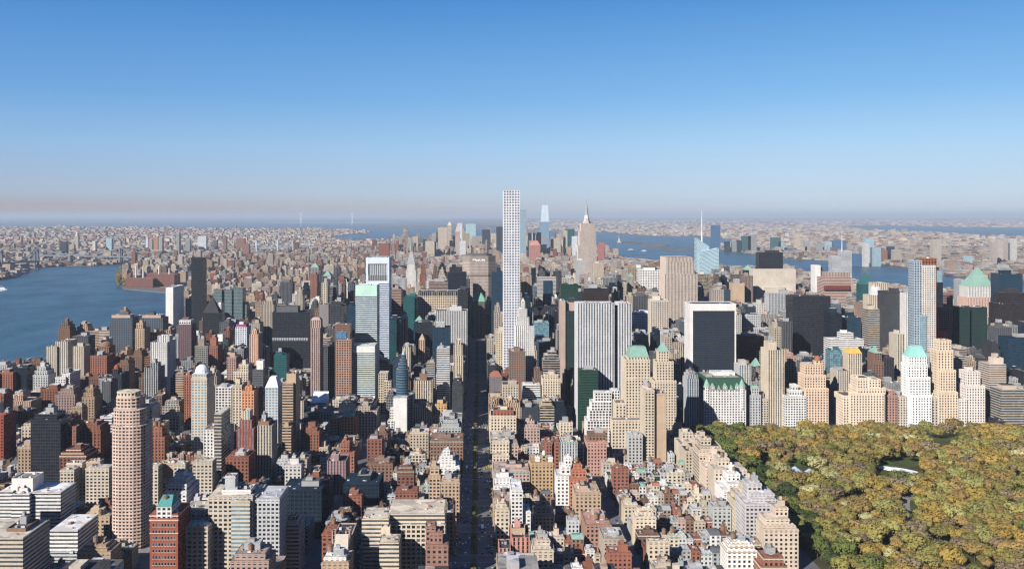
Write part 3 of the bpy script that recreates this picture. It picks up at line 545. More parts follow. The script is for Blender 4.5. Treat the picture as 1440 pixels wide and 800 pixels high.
B('O','black steel slab stepping down beside the avenue end',2150,[(642,658,407)],'black','dk','S')
B('O','light grey finned slab, wide, with many white specks, beside the avenue',1750,[(613,657,437)],(.46,.46,.47),'grey','V',dep=36,ref='light grey finned slab',near=2)
B('O','slim tan tower with tiny green pyramid cap',1750,[(563,572,448)],(.40,.29,.20),'dk','T',top=('pyr',9),topcol='copper')
B('O','dark box tower in front of the sand-coloured grid block',1725,[(586,608,453)],'black','dk','C')
B('O','pale slab with blank shaded side near the cylindrical glass tower',1550,[(566,577,488)],'beige','dk','T',dep=40)
B('L','slender tan tower with small finial crown',1600,[(589,597,478)],'tan','dk','T',top=('pyr',10),topcol='tan')
B('O','midnight-blue glass block, low and boxy, before the light grey finned slab',1560,[(608,633,460)],'navy','blue','Q',dep=26)
B('L','white-ribbed tan apartment tower with brown roof house',1370,[(582,608,535),(590,600,525,5,12,'brown','dk','B')],(.50,.43,.34),'dk','V',dep=28,ref='white-ribbed tan tower')
B('O','grey window-banded office tower standing before the light grey finned slab',1420,[(614,632,490)],(.50,.50,.50),'blue','R',dep=28,near=2)
B('O','slim white deco tower with stepped crown right on the wide avenue',1400,[(638,651,500),(638,650,485,2,20),(641,648,478,4,12)],'cream','dk','T',dep=30,pen=False,ref='slim white deco tower')
B('L','small orange-tan block with arched top storey',1340,[(612,628,568)],(.50,.33,.17),'dk','P')
B('O','office building with tilted white roof planes and striped front',1400,[(437,458,566)],'silver','blue','R',top=('slant',12),topcol='silver')
B('H','orange brown brick hotel with green pyramid roof',1245,[(465,500,588),(480,497,586,-6,16,'orange')],(.36,.18,.11),'dk','P',dep=34,top=('pyr',9),topcol='copper',pen=False,ref='brick hotel with green pyramid')
B('L','grey brown block in the shade beside the brick hotel',1275,[(500,530,577),(505,520,571,5)],(.36,.31,.27),'dk','P')
B('L','deep red brick two-step apartment house in the low streets',1095,[(479,498,636),(479,491,622,3)],'brick','dk','P')
B('L','mauve brick block with glazed corner strips',1020,[(460,486,648)],(.28,.18,.19),'grey','T')
B('L','wide brown apartment block with cluttered dark roof behind the farther dark glass block',1060,[(515,552,652)],'brown','dk','P',dep=34)
B('L','small cream arcaded building in the shade',1120,[(575,598,640)],'cream','dk','G',dep=20)
B('O','blue glass office tower with broad white band, next to the slender white tower',2000,[(691,707,382)],'navy','blue','S',dep=30)
B('O','small dark block with purple-brown hipped roof by the avenue',1420,[(689,706,530)],(.22,.20,.21),'dk','T',top=('hip',7,.2,.4),topcol='brick')
# ------------------------------------------------------------------ west side
B('O','pale pinstripe slab with blue glass centre, far down the avenue',2300,[(756,782,390),(764,776,395,-3,4,'navy','blue','C')],(.42,.42,.40),'grey','R')
B('O','dark green glass tower top behind the green glass tower with pink edge',1800,[(789,813,400)],'dgreen','green','S')
B('O','low teal-roofed glass block',1750,[(751,772,453)],'teal','lt','C')
B('O','chocolate brown slab behind the white striped slab',2000,[(821,856,405)],(.06,.035,.025),'dk','S')
B('O','beige lattice tower over a blue glass base',1750,[(915,940,422)],'stone','dk','P',dep=28)
B('O','pale blue glass slab with a diagonal shadow',1900,[(891,915,440)],(.5,.56,.63),'lt','R')
B('O','tall limestone slab with ridged vertical piers and stepped shoulders',2110,[(935,981,385),(937,976,368,4),(937,974,362,8)],(.52,.44,.38),'grey','V',dep=70,near=1,pen=False,ref='tall ridged limestone slab')
B('O','white gridded office slab at the distance, broad and square',2500,[(899,934,380)],(.72,.70,.68),'grey','Q',ref='white gridded slab')
B('O','cream mid-height slab beside the great stepped skyscraper',3000,[(835,849,370)],'cream','dk','T')
B('O','white slab at the foot of the great stepped skyscraper',3100,[(811,822,366)],'lgrey','grey','T')
B('O','black office slab behind the pale grid buildings of the west side',2600,[(1067,1101,355)],'black','dk','C')
B('O','broad blank beige slab on a wide base',2300,[(1059,1119,379),(1062,1116,408,-14)],'stone','dk','B',dep=34,ref='broad blank beige slab',roofc='pale')
B('O','grey office tower with vertical fins before the broad blank slab',2050,[(1081,1116,413)],(.40,.41,.43),'grey','V',near=1)
B('O','black glass office tower, big and square, behind the park front',1750,[(1115,1168,417)],'black','dk','C',dep=40,roofc='black',pen=False,ref='big square black tower')
B('O','black office slab with brown edge, lower neighbour of the black tower in white frame',1600,[(1038,1075,473)],'black','bronze','C',dep=34)
B('K','white terrace-topped office block above the brown-edged black slab',1850,[(1047,1070,442),(1045,1080,460,-6)],'lgrey','grey','W')
B('O','beige slab with dark side among the western towers',2200,[(1030,1047,398)],'tan','dk','B')
B('O','brown slab tucked behind the beige slab',2230,[(1047,1059,388)],(.25,.19,.17),'dk','T')
B('H','rose stone tower with corbelled bands and flared top',2100,[(1158,1197,390),(1159,1196,402,-3,3,'red','dk','G',PZ(408,2097)),(1161,1195,383,4,22,'pink','grey','T')],(.47,.32,.27),'grey','R',dep=40,ref='rose stone banded tower')
B('O','white and black sided slab near the river, slim',2350,[(1146,1154,373),(1154,1161,380,4,26,'dgrey')],'white','dk','B')
B('O','pale grey tower with a tall antenna mast',2900,[(1170,1184,360),(1183,1198,353)],(.5,.52,.56),'grey','R',pen=False,ref='grey tower with mast')
B('O','teal faceted glass tower with sharp peaks',2320,[(1211,1230,400)],'teal','teal','C',top=('pyr',32),topcol='teal',pen=False)
B('A','slim cream tower with ribbed dome',1700,[(1230,1249,398),(1222,1250,415,-6)],'cream','grey','T',dep=26,top=('dome',20),topcol='lgrey',pen=False,ref='cream tower with ribbed dome')
B('A','cream banded slab with balconies against the dark speckled tower',1620,[(1221,1243,435)],'cream','grey','S',dep=26)
B('A','dark speckled glass tower with many lit window squares',1600,[(1244,1272,410)],'black','grey','W',ref='dark speckled tower',dep=28)
B('H','white ribbed slab beside the half-built tower',1580,[(1273,1286,412)],(.62,.60,.58),'grey','T',dep=28)
B('A','half-built tower with dark unfinished crown and pale stone cladding',1500,[(1297,1316,373),(1297,1317,363,3,22,'rust','dk','Q'),(1286,1296,366,4,22,(.36,.42,.48),'blue',(.6,.7,3.6,4.2)),(1296,1302,443,-2,4,'ltblue','lt','C')],(.60,.55,.51),'grey','W',dep=28,pen=False,ref='half-built tower')
B('A','navy glass tower with pale top behind the half-built tower',1800,[(1317,1326,397),(1317,1325,380,4,14,'ltblue','lt','C')],'navy','dk','C')
B('O','brown gridded slab carrying a red sign square',1600,[(1317,1339,434)],(.20,.13,.12),'grey','W',dep=28,pen=False,ref='brown slab with red sign')
B('A','dark green glass tower, first of twin slabs with a slit between',1620,[(1340,1364,432)],'black','green','C',dep=28,pen=False,ref='first dark green glass twin')
B('A','dark green glass tower, second of the twin slabs and nearer the frame edge',1625,[(1367,1388,432)],'black','green','C',dep=28,pen=False)
B('O','pink stone tower with a copper pyramid roof and white lantern band',2000,[(1361,1400,418),(1362,1399,403,1,38,'white','dk','T')],(.56,.38,.31),'grey','T',dep=44,top=('pyr',42,.06),topcol='copper',pen=False,ref='pink tower with copper pyramid',near=1)
B('A','white slim tower in the shade of the copper pyramid tower',2200,[(1350,1357,393),(1357,1362,397)],'lgrey','dk','T')
B('O','deep blue glass slab at the western margin',1800,[(1405,1438,385)],'navy','blue','C',ref='deep blue western slab')
B('O','bronze-edged dark glass tower with notched top at the western margin',1700,[(1405,1450,427),(1411,1446,412,4)],'black','bronze','C',dep=34)
B('O','low dark blue glass block at the frame edge',1500,[(1418,1460,475)],'navy','blue','S')
B('H','cream tower with tall ribbed windows and blank crown on the park front',1350,[(1080,1103,492),(1080,1092,481,5,20,None,None,'B')],'cream','grey','V',dep=34,ref='cream ribbed hotel',near=2)
B('L','brown brick tower squeezed behind the cream ribbed hotel',1430,[(1105,1120,500),(1107,1115,496,3)],(.36,.24,.19),'dk','P')
B('L','grey-white mansarded building with teal rooftop next to the chateau hotel',1345,[(1054,1070,555),(1057,1067,546,4,16)],'lgrey','dk','P',top=('hip',4,.6,.7),topcol='copper')
B('L','greyish stone block between mansarded building and cream ribbed hotel',1348,[(1070,1081,560)],'stone','dk','W')
B('L','white chateau-style apartment block with stepped gables on the park front',1340,[(1104,1134,556),(1110,1128,548,4,20),(1114,1122,541,7,12)],(.62,.62,.60),'dk','W',dep=26)
B('L','tan stepped apartment block with copper-red cupola on the park front',1342,[(1133,1165,546),(1131,1161,527,5,26),(1132,1157,512,8,20),(1147,1156,507,10,10)],(.62,.47,.36),'dk','P',dep=34,top=('dome',7),topcol='rust',pen=False,ref='tan block with red cupola')
B('H','long white hotel with rooftop box set behind the park front',1560,[(1167,1215,477),(1183,1200,468,6,18)],(.70,.69,.68),'grey','R',dep=28,ref='long white set-back hotel')
B('O','teal glass block with sloping top behind the park front',1520,[(1167,1184,492)],'teal','lt','C',dep=20)
B('A','cream tower with golden flat cap on the park front',1430,[(1193,1212,497)],'cream','dk','T',dep=22,top=('hip',7,.6,.7),topcol='gold',pen=False,ref='gold-capped cream tower')
B('L','shaded beige block before the gold-capped tower',1400,[(1178,1196,521)],'stone','dk','T')
B('H','broad cream hotel with terraced centre on the park front',1338,[(1186,1206,556),(1206,1245,545,1),(1206,1224,531,5,24),(1222,1238,533,4,24),(1196,1243,552,-2,6)],(.66,.55,.44),'dk','P',dep=34,ref='broad cream terraced hotel')
B('L','rose brown building wedged beside the broad cream terraced hotel',1345,[(1246,1262,555),(1250,1258,549,3)],(.36,.22,.18),'dk','P')
B('L','grey cream block with arched attic on the park front',1347,[(1262,1281,557)],'stone','dk','P')
B('A','beige slab rising behind the grey cream block',1500,[(1258,1273,507)],(.42,.33,.28),'dk','P')
B('H','white tapering hotel with steep turquoise copper roof',1337,[(1283,1310,555),(1279,1308,530,5,26),(1277,1304,512,8,22),(1278,1303,502,10,20)],(.80,.79,.77),'dk','P',dep=36,top=('hip',16,.45,.6),topcol=(.25,.5,.46),pen=False,ref='white hotel with turquoise roof')
B('L','narrow stone block next to the turquoise-roofed hotel',1340,[(1310,1319,559)],'stone','dk','P')
B('H','tall tan setback hotel tower with blocky crown on the park front',1338,[(1320,1347,551),(1322,1344,520,5,26),(1319,1340,492,8,22),(1321,1337,478,11,16)],(.64,.52,.40),'dk','P',dep=36,pen=False,ref='tan setback hotel tower')
B('L','white blank-topped apartment house with square crown on the park front',1340,[(1348,1360,560),(1359,1385,542,3),(1360,1378,522,6,22)],(.66,.60,.56),'dk','P',dep=34,ref='white square-crowned house')
B('L','taupe banded tower with rounded lift box',1400,[(1391,1415,512),(1397,1411,503,4,14,None,None,'B')],(.5,.42,.36),'grey','R')
B('L','cream balcony-banded block at the end of the park front',1342,[(1408,1450,548)],'beige','grey','S',dep=30,ref='balcony block at the end')
B('K','shaded grey block beside the stone hotel with green mansard',1390,[(938,960,562)],(.3,.3,.3),'dk','P')
B('L','tall rosy apartment house with red gable overlooking the park edge',1235,[(945,966,612),(949,961,603,4,14)],'pink','dk','P',top=('hip',8,.02,.8),topcol=(.5,.2,.13),ref='rosy house with red gable')
B('O','dark glass box tower directly beside the rose stone banded tower',1700,[(1168,1184,441)],'navy','dk','S')
B('O','blue-black glass tower with cream rim behind the long white set-back hotel',1720,[(1188,1211,446)],'navy','blue','C',capc='cream')
B('O','brown masonry tower rising over the gold-capped cream tower',1760,[(1211,1220,428)],(.26,.18,.15),'dk','T')
B('O','slim charcoal finned tower before the grey finned tower',1680,[(1100,1114,452)],'dgrey','dk','V')
B('O','plum-brown office slab behind the first dark green glass twin',1900,[(1326,1340,415)],(.2,.13,.13),'dk','R')
B('A','thin cream apartment tower between dark speckled tower and half-built tower',1480,[(1262,1272,470)],'beige','dk','T')
B('O','steel blue glass office tower west of the white striped slab',1650,[(895,912,470)],'grey','blue','S')
B('O','dark slate slab tucked beside the tall ridged limestone slab',1900,[(982,996,430),(955,966,452,-200)],'dgrey','blue','T')
B('O','navy glass office tower just east of the aluminium slant-topped tower',1760,[(487,499,430)],'navy','blue','S')
B('O','charcoal slab tower in the crowd between black slab and silver-banded tower',1850,[(463,484,430,0),(466,480,424,4)],'dgrey','dk','C')
B('O','dark bronze slab overlooking the brown gridded tower',1900,[(500,512,440)],(.10,.08,.07),'bronze','V')
B('O','slate blue glass tower behind the spiral-crowned glass tower',1800,[(590,604,470)],'navy','blue','S')
# ------------------------------------------------------------------ far landmarks
def far(label, D, vols, wall, glass='grey', style='T', **o): return B('F',label,D,vols,wall,glass,style,near=0,pen=False,**o)
far('glassy tapering supertower with spire, tallest of the far southern cluster',7500,[(761,772,312)],(.34,.43,.52),'sky','C',dep=62,top=('pyr',140,.72),topcol=(.42,.5,.58),name='supertall_tower',ref='glassy supertower')
far('pale translucent glass tower peeking beside the slender white tower',6500,[(731,740,295)],(.4,.47,.55),'lt','C',dep=50)
far('blue glass slab beside the glassy supertower',7600,[(754,764,321)],'blue','lt','C',dep=50)
far('teal glass office block in the southern cluster',7300,[(795,808,322)],'teal','teal','C',dep=50)
far('dark reddish pair of blocks near the supertower',6000,[(745,760,345)],(.40,.2,.17),'dk','P',dep=50,top=('hip',30,.5,.5),topcol=(.42,.2,.17))
far('red brick tower by the harbor water',6300,[(842,851,341),(841,850,348,-3)],(.38,.16,.14),'dk','P')
far('dark brown slab on the old east side',5000,[(533,547,342)],(.25,.10,.08),'dk','P',dep=50,ref='dark brown slab of the old east side')
CL=[(616,629,320,'cream'),(629,635,317,'cream'),(580,588,333,'cream'),(588,597,336,'dgrey'),(598,611,339,'cream'),(607,613,328,'teal'),(643,650,314,'silver'),(655,669,315,'ltblue'),(650,660,328,'tan'),(633,642,342,'cream'),(664,678,332,'grey'),(678,689,323,'navy'),(690,699,328,'cream'),(698,708,319,'navy'),(702,710,325,'stone'),(672,680,344,'tan'),(640,646,326,'tan'),(783,790,329,'tan'),(786,796,326,'grey'),(803,809,345,'tan'),(735,742,335,'cream'),(762,778,347,'white'),(742,750,338,'brick'),(812,818,343,'grey')]
CN={'cream':'cream stone','dgrey':'charcoal','teal':'teal glass','silver':'silver','ltblue':'pale blue glass','tan':'tan stone','grey':'grey','navy':'navy glass','stone':'buff stone','white':'white','brick':'red brick'}
R2=random.Random(77)
for _ in range(62):
    x_=R2.choice([R2.uniform(586,712),R2.uniform(606,665),R2.uniform(778,812),R2.uniform(738,760)]); CL.append((x_,x_+R2.uniform(4,9),R2.uniform(324,350),R2.choice(['cream','tan','grey','dgrey','stone','navy','silver','cream'])))
CL=[(a,b,y,{'brick':'tan','teal':'grey'}.get(c,c)) for a,b,y,c in CL]
for i,(a,b,y,c) in enumerate(CL):
    far(f'{CN[c]} tower of the southern cluster',7000+R.uniform(-500,900),[(a,b,y)],shade(COL[c],R),dep=45,group='towers of the southern cluster',top=('pyr',R.uniform(25,60),.2) if i in (1,16,9) else None)
JC=[(1001,1013,317,'blue'),(1020,1027,340,'navy'),(1036,1042,338,'navy'),(1044,1056,332,'teal'),(1052,1064,330,'grey'),(1030,1036,339,'grey'),(1085,1098,334,'teal'),(1095,1103,340,'ltblue'),(1118,1126,330,'cream'),(1108,1120,349,'blue'),(1132,1139,339,'grey'),(1148,1157,342,'grey'),(1126,1135,347,'cream'),(1161,1171,340,'ltblue'),(1170,1190,338,'blue'),(1217,1229,336,'ltblue'),(1216,1222,342,'white'),(1228,1239,348,'ltblue'),(1241,1248,352,'brick'),(1250,1258,347,'navy'),(1257,1268,351,'stone'),(1200,1214,357,'blue'),(1359,1368,360,'ltblue'),(1312,1324,337,'stone'),(1396,1402,341,'stone'),(1404,1411,338,'stone'),(1412,1418,337,'stone'),(1422,1430,336,'white'),(1386,1394,366,'white'),(1403,1414,367,'white'),(1280,1292,366,'tan'),(1336,1352,366,'pink')]
for i,(a,b,y,c) in enumerate(JC):
    D_=GD(372 if b>1190 else 352)*R.uniform(.97,1.05); D_=min(D_,7800) if b<1200 else D_*.98
    far(f'{CN.get(c,"pink brick")} tower across the western river',D_,[(a,b,y)],shade(COL[c],R),dep=40,group='towers across the western river')
EJ=[(205,208,334,'silver'),(209,214,336,'pink'),(216,222,333,'orange'),(223,228,334,'grey'),(248,252,329,'grey'),(260,267,337,'grey'),(278,290,332,'silver'),(299,305,338,'dgrey'),(314,318,333,'brown'),(332,344,335,'brick'),(149,157,335,'ltblue'),(84,93,340,'navy'),(130,134,339,'white'),(340,350,343,'brick')]
CN.update(pink='pink stone',orange='orange brick',brown='brown brick')
for i,(a,b,y,c) in enumerate(EJ):
    D_=R.uniform(6800,8200); far(f'{CN[c]} tower across the eastern river',D_,[(a,b,y)],shade(COL[c],R),dep=40,group='towers across the eastern river')
far('domed stone clock tower rising alone across the eastern river',8000,[(105,110,332)],'stone','dk','T',dep=30,top=('dome',40),topcol='stone')
# the great stepped skyscraper
def esb():
    D=3310; v=[(803,842,398,0,60),(808,841,385,2,50),(813,839,345,4,46),(815,838,325,6,42),(817,836,314,8,36)]
    root=B('O','great stepped art deco skyscraper with tapering mast and antenna',D,v,(.56,.47,.42),'grey','V',near=1,pen=False,tanks=0,name='stepped_skyscraper',cat='skyscraper',ref='great stepped skyscraper')
    cx=(PX(803,D)+PX(842,D))/2; cyy=D+30; mb=MB(); X=PX(826.3,D)-cx
    zz=[PZ(y,D) for y in (314,311,307,303,293,290,286,268)]
    p=mb.ngon(X,0,15,8,ph=.39); mb.prism(p,zz[0],zz[1],COL['stone']); mb.prism(mb.ngon(X,0,11,8,ph=.39),zz[1],zz[2],COL['lgrey']); mb.prism(mb.ngon(X,0,8,8,ph=.39),zz[2],zz[3],COL['silver'])
    q=mb.taper(mb.ngon(X,0,7,8,ph=.39),zz[3],zz[4],.62,COL['grey']); mb.taper(q,zz[4],zz[5],.5,COL['grey'])
    mb.build('mast',FAC,root); mb=MB(); mb.taper(mb.ngon(X,0,2.6,6),zz[5],zz[6]+0,.6,COL['grey']); mb.taper(mb.ngon(X,0,1.5,6),zz[6],PZ(280,D),.4,COL['grey']); mb.build('antenna',FAC,root)
esb()
# avenue-end slab with rooftop lettering, and the domed building before it
def avenue_end():
    D=2440; xa,xb=PX(650,D),PX(697,D); z1=PZ(360,D); c=(xb-xa)*.22; d=44
    root=empty('office_tower',((xa+xb)/2,D+d/2,0)); tag(root,'broad octagonal office slab closing the avenue, with white rooftop lettering','office tower'); FOOT.append((xa,xb,D,D+d))
    w=(xb-xa)/2; p=[(-w+c,-d/2),(w-c,-d/2),(w,-d*.12),(w,d*.12),(w-c,d/2),(-w+c,d/2),(-w,d*.12),(-w,-d*.12)]
    mb=MB(); bands=[(0,PZ(462,D)),(PZ(461,D),PZ(389,D)),(PZ(387,D),PZ(368,D))]; wc=(.40,.33,.29)
    for a,b in bands: mb.prism(p,a,b,wc,(.55,.6,3.2,4),'grey')
    for a,b in ((PZ(462,D),PZ(461,D)),(PZ(389,D),PZ(387,D))): mb.prism([(x*.97,y*.97) for x,y in p],a,b,COL['dgrey'])
    mb.prism(p,PZ(368,D),z1,(.22,.19,.18)); mb.build('wall',FAC,root)
    mb=MB(); mb.prism([(x*.8,y*.8) for x,y in p],z1,z1+5,COL['dgrey']); mb.build('roof',FAC,root)
    cu=bpy.data.curves.new('sign','FONT'); cu.body='MetLife'; cu.size=10; cu.extrude=.4; cu.offset=.2; cu.align_x='CENTER'; o=bpy.data.objects.new('sign_lettering',cu); sc.collection.objects.link(o); o.parent=root; o.location=(0,-d/2-.8,PZ(367,D)); o.rotation_euler=(math.pi/2,0,0); o.scale=(1.15,.8,1); cu.materials.append(metal('sign_white',(.9,.9,.9),.5)); bpy.context.view_layer.update(); me_=bpy.data.meshes.new_from_object(o); o2=bpy.data.objects.new('sign_lettering',me_); sc.collection.objects.link(o2); o2.parent=root; o2.location=o.location; o2.rotation_euler=o.rotation_euler; o2.scale=o.scale; bpy.data.objects.remove(o)
    REF.append((xa,xb,D,'octagonal avenue-end slab'))
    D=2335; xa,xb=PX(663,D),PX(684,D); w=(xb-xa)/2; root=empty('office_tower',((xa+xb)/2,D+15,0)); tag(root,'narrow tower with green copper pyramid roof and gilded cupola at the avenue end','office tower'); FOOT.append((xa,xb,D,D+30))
    mb=MB(); z=PZ(424,D); p=[(-w+4,-15),(w-4,-15),(w,-11),(w,15),(-w,15),(-w,-11)]; mb.prism(p,0,z,(.15,.135,.13),'V','dk'); mb.build('wall',FAC,root)  # wall colour darkened to stand in for shade from towers to the east
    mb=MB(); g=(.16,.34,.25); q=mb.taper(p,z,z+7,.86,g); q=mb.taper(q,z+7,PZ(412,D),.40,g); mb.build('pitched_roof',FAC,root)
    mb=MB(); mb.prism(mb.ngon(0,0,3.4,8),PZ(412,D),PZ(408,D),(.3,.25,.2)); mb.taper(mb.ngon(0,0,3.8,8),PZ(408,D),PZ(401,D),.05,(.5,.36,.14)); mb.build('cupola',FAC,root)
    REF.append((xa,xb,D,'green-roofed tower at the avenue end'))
avenue_end()
# small special parts for some of the towers
def spire(owner_label, X, D, z0, z1, r=1.2, col='white', name='antenna'):
    for o in sc.objects:
        if o.get('label','').startswith(owner_label):
            mb=MB(); c=o.location; mb.taper(mb.ngon(X-c.x,D-c.y,r,6),z0,z1,.2,C(col)); mb.build(name,FAC,o); return
def glass_point_tower():
    D=2700; root=empty('office_tower',(PX(996,D),D+25,0)); tag(root,'crystalline pale glass tower with slanting tops and a tall white spire','office tower'); cx=PX(996,D)
    for (a,b,ya,yb,y0,y1) in ((982,1000,335,347,20,50),(986,1011,354,349,0,30)):
        mb=MB(); x0,x1=PX(a,D)-cx,PX(b,D)-cx; za,zb=PZ(ya,D),PZ(yb,D); n=round((x1-x0)/3); H=round(za/4); w=(.42,.55,.62); gl=GLS['lt']
        mb.face([(x0,y0-25,0),(x1,y0-25,0),(x1,y0-25,zb),(x0,y0-25,za)],w,gl,.92,.6,[(0,0),(n,0),(n,H),(0,H)])
        mb.face([(x0,y1-25,0),(x0,y0-25,0),(x0,y0-25,za),(x0,y1-25,za)],w,gl,.92,.6,[(0,0),(8,0),(8,H),(0,H)])
        mb.face([(x1,y0-25,0),(x1,y1-25,0),(x1,y1-25,zb),(x1,y0-25,zb)],w,gl,.92,.6,[(0,0),(8,0),(8,H),(0,H)])
        mb.face([(x0,y0-25,za),(x1,y0-25,zb),(x1,y1-25,zb),(x0,y1-25,za)],w); mb.face([(x1,y1-25,0),(x0,y1-25,0),(x0,y1-25,za),(x1,y1-25,zb)],w); mb.build('wall',FAC,root)
    mb=MB(); mb.taper(mb.ngon(PX(990.5,D)-cx,5,2.6,6),PZ(342,D),PZ(296,D),.25,COL['white']); mb.build('spire',FAC,root); FOOT.append((PX(982,D),PX(1011,D),D,D+60))
glass_point_tower()
def cyl_tower():
    D=1295; X=PX(565,D); root=empty('apartment_tower',(X,D+12,0)); tag(root,'blue glass tower with spiralling conical crown above a white stepped base','apartment tower'); FOOT.append((PX(545,1280),PX(575,1280),1275,1312))
    mb=MB(); r=PX(574,D)-X; z=[PZ(y,D) for y in (640,526,520,513,507,500)]; bl=(.10,.17,.22)
    mb.prism(mb.ngon(0,0,r,16),0,z[1],bl,'S','blue'); mb.build('wall',FAC,root); mb=MB()
    for i,k in enumerate((.93,.78,.6,.4)):
        p=mb.ngon(.6*i,0,r*k,16); mb.prism(p,z[i+1]-1,z[i+2],bl,'S','blue',top=COL['grey'])
    mb.taper(mb.ngon(1.5,0,r*.28,10),z[5],z[5]+9,.05,(.3,.45,.52)); mb.build('crown',FAC,root)
    for a,b,y,d in ((553,572,562,-15),(545,554,594,-16),(548,554,578,-14.5)):
        mb=MB(); mb.box(PX(a,D-15)-X,PX(b,D-15)-X,d-12+.3,-8,0,PZ(y,D-27),COL['white'],'B' if a==553 else 'W','dk',top=COL['pale']); mb.build('podium',FAC,root)
    REF.append((X-r,X+r,D,'spiral-crowned glass tower'))
cyl_tower()
spire('glassy tapering',PX(766.5,7530),7530,PZ(288,7500),PZ(276,7500),2,'grey','spire')
spire('pale grey tower with a tall',PX(1184,2920),2920,PZ(353,2900),PZ(322,2900),1.6,'white','antenna')
spire('art deco stone',PX(577.5,2685),2685,PZ(354,2670),PZ(337,2670),2.6,'grey','spire')

FOOT.append((PX(168,3900),PX(256,3900),3860,4250)); FOOT.append((PX(160,4000),PX(206,4000),3860,5300))

def chateau():
    for o in sc.objects:
        if o.get('label','').startswith('white chateau hotel'): root=o
    c=root.location; D=1335; z=PZ(548,D); x0,x1=PX(990,D)-c.x,PX(1049,D)-c.x; y0=D-c.y
    for x in (x0+5,x1-5):
        mb=MB(); mb.prism(mb.ngon(x,y0+4,5.6,12),z-30,z+5,COL['white'],'P','dk'); mb.build('turret',FAC,root)
        mb=MB(); mb.taper(mb.ngon(x,y0+4,6,12),z+5,z+16,.03,COL['copper']); mb.build('turret_roof',FAC,root)
    for k,x in enumerate(np.linspace(x0+13,x1-13,5)):
        w=3.2 if k in (0,2,4) else 2.2; h=8 if k in (0,2,4) else 5; mb=MB(); mb.box(x-w,x+w,y0-.9,y0+6,z-1,z+h-3,COL['white'],'W','dk'); p=[(x-w,y0-.9),(x+w,y0-.9),(x+w,y0+7),(x-w,y0+7)]; mb.taper(p,z+h-3,z+h+2,.9,COL['copper'],kx=.05); mb.build('dormer',FAC,root)
    mb=MB(); zt=z+17; mb.box(x0+18,x1-10,y0+22,y0+40,zt-1,zt+6,COL['white'],'B'); mb.box(x0+8,x0+16,y0+14,y0+22,zt-1,zt+4,COL['grey']); mb.build('penthouse',FAC,root)
    mb=MB(); mb.box(x0+6,x1-6,y0+9,y0+56,zt,zt+.3,COL['gravel']); 
    for k in range(9): a=R2.uniform(x0+8,x1-12); b=R2.uniform(y0+10,y0+52); mb.box(a,a+R2.uniform(1.5,4),b,b+2.5,zt+.3,zt+R2.uniform(1.5,4),R2.choice([COL['copper'],COL['grey'],COL['pale']]))
    mb.build('roof',FAC,root)
chateau()

# ------------------------------------------------------------------ the rest of the city, lot by lot
FP=np.array(FOOT)
def free(x0,x1,y0,y1,m=1.5):
    return not np.any((FP[:,0]<x1+m)&(FP[:,1]>x0-m)&(FP[:,2]<y1+m)&(FP[:,3]>y0-m))
# how high may a lot be built without hiding a named building: every named one keeps its upper part in view
VIS=[]                                                # (px0,px1,D,y at which it must stay visible)
for o in sc.objects:
    if o.type=='EMPTY' and o.get('label'):
        ws=[c for c in o.children if c.type=='MESH' and c.name.startswith(('wall','wing','setback'))]
        if not ws: continue
        xs=[];zt=0
        for c in ws:
            bb=c.bound_box; xs+= [o.location.x+bb[0][0],o.location.x+bb[6][0]]; zt=max(zt,bb[6][2])
        D=o.location.y-15; x0,x1=min(xs),max(xs); yt=VY+(HC-zt)*F/D; yb=GD(1)*0+VY+HC*F/D
        keep=yt+(yb-yt)*(.46 if D<1700 else .30)
        VIS.append((VX+x0*F/D,VX+x1*F/D,D,keep))
VIS=np.array(VIS)
EXTRA_KEEP=[(811,890,1330,520),(700,735,1560,520),(970,1036,1490,520),(655,690,2300,472),(494,531,1480,560),(1080,1440,1335,598),(990,1050,1335,598),(515,548,1700,500),(383,437,1800,515),(233,257,2300,455),(613,658,1750,500),(935,985,2110,450)]
EXTRA_KEEP+=[(152,231,1850,492),(383,437,1800,535),(355,385,1750,520),(435,500,1480,560),(970,1036,1490,522),(1115,1168,1750,500),(880,915,1180,610),(842,985,6600,366),(985,1062,5900,374),(1086,1250,4600,400),(1250,1440,4000,410),(-60,60,1850,508),(60,130,1850,484),(130,270,2050,462),(165,260,3900,408),(470,620,6500,350)]
VIS=np.vstack([VIS,np.array(EXTRA_KEEP,float)])
def zcap(x0,x1,D):
    a,b=VX+x0*F/D,VX+x1*F/D
    m=(VIS[:,0]<b)&(VIS[:,1]>a)&(VIS[:,2]>D+5)
    if not m.any(): return 1e9
    y=VIS[m,3].max()
    return HC+(VY-y)*D/F
LOTS=[]                                               # x0,x1,y0,y1,h,col,glass,style,kind
RC=lambda *c: R.choices([k for k,_ in c],[w for _,w in c])[0]
def lot(x0,x1,y0,y1,h,col,gl,st,kind):
    if x1-x0<4 or y1-y0<4 or not free(x0,x1,y0,y1): return
    if kind!='T':
        c=zcap(x0,x1,y0); h=min(h,max(c*R.uniform(.8,1.),R.uniform(9,16)))
    LOTS.append([x0,x1,y0,y1,h,tuple(c*(.80 if x0<-40 or y0>1330 else .92) for c in shade(COL[col],R,.22)),gl,st,kind,col])
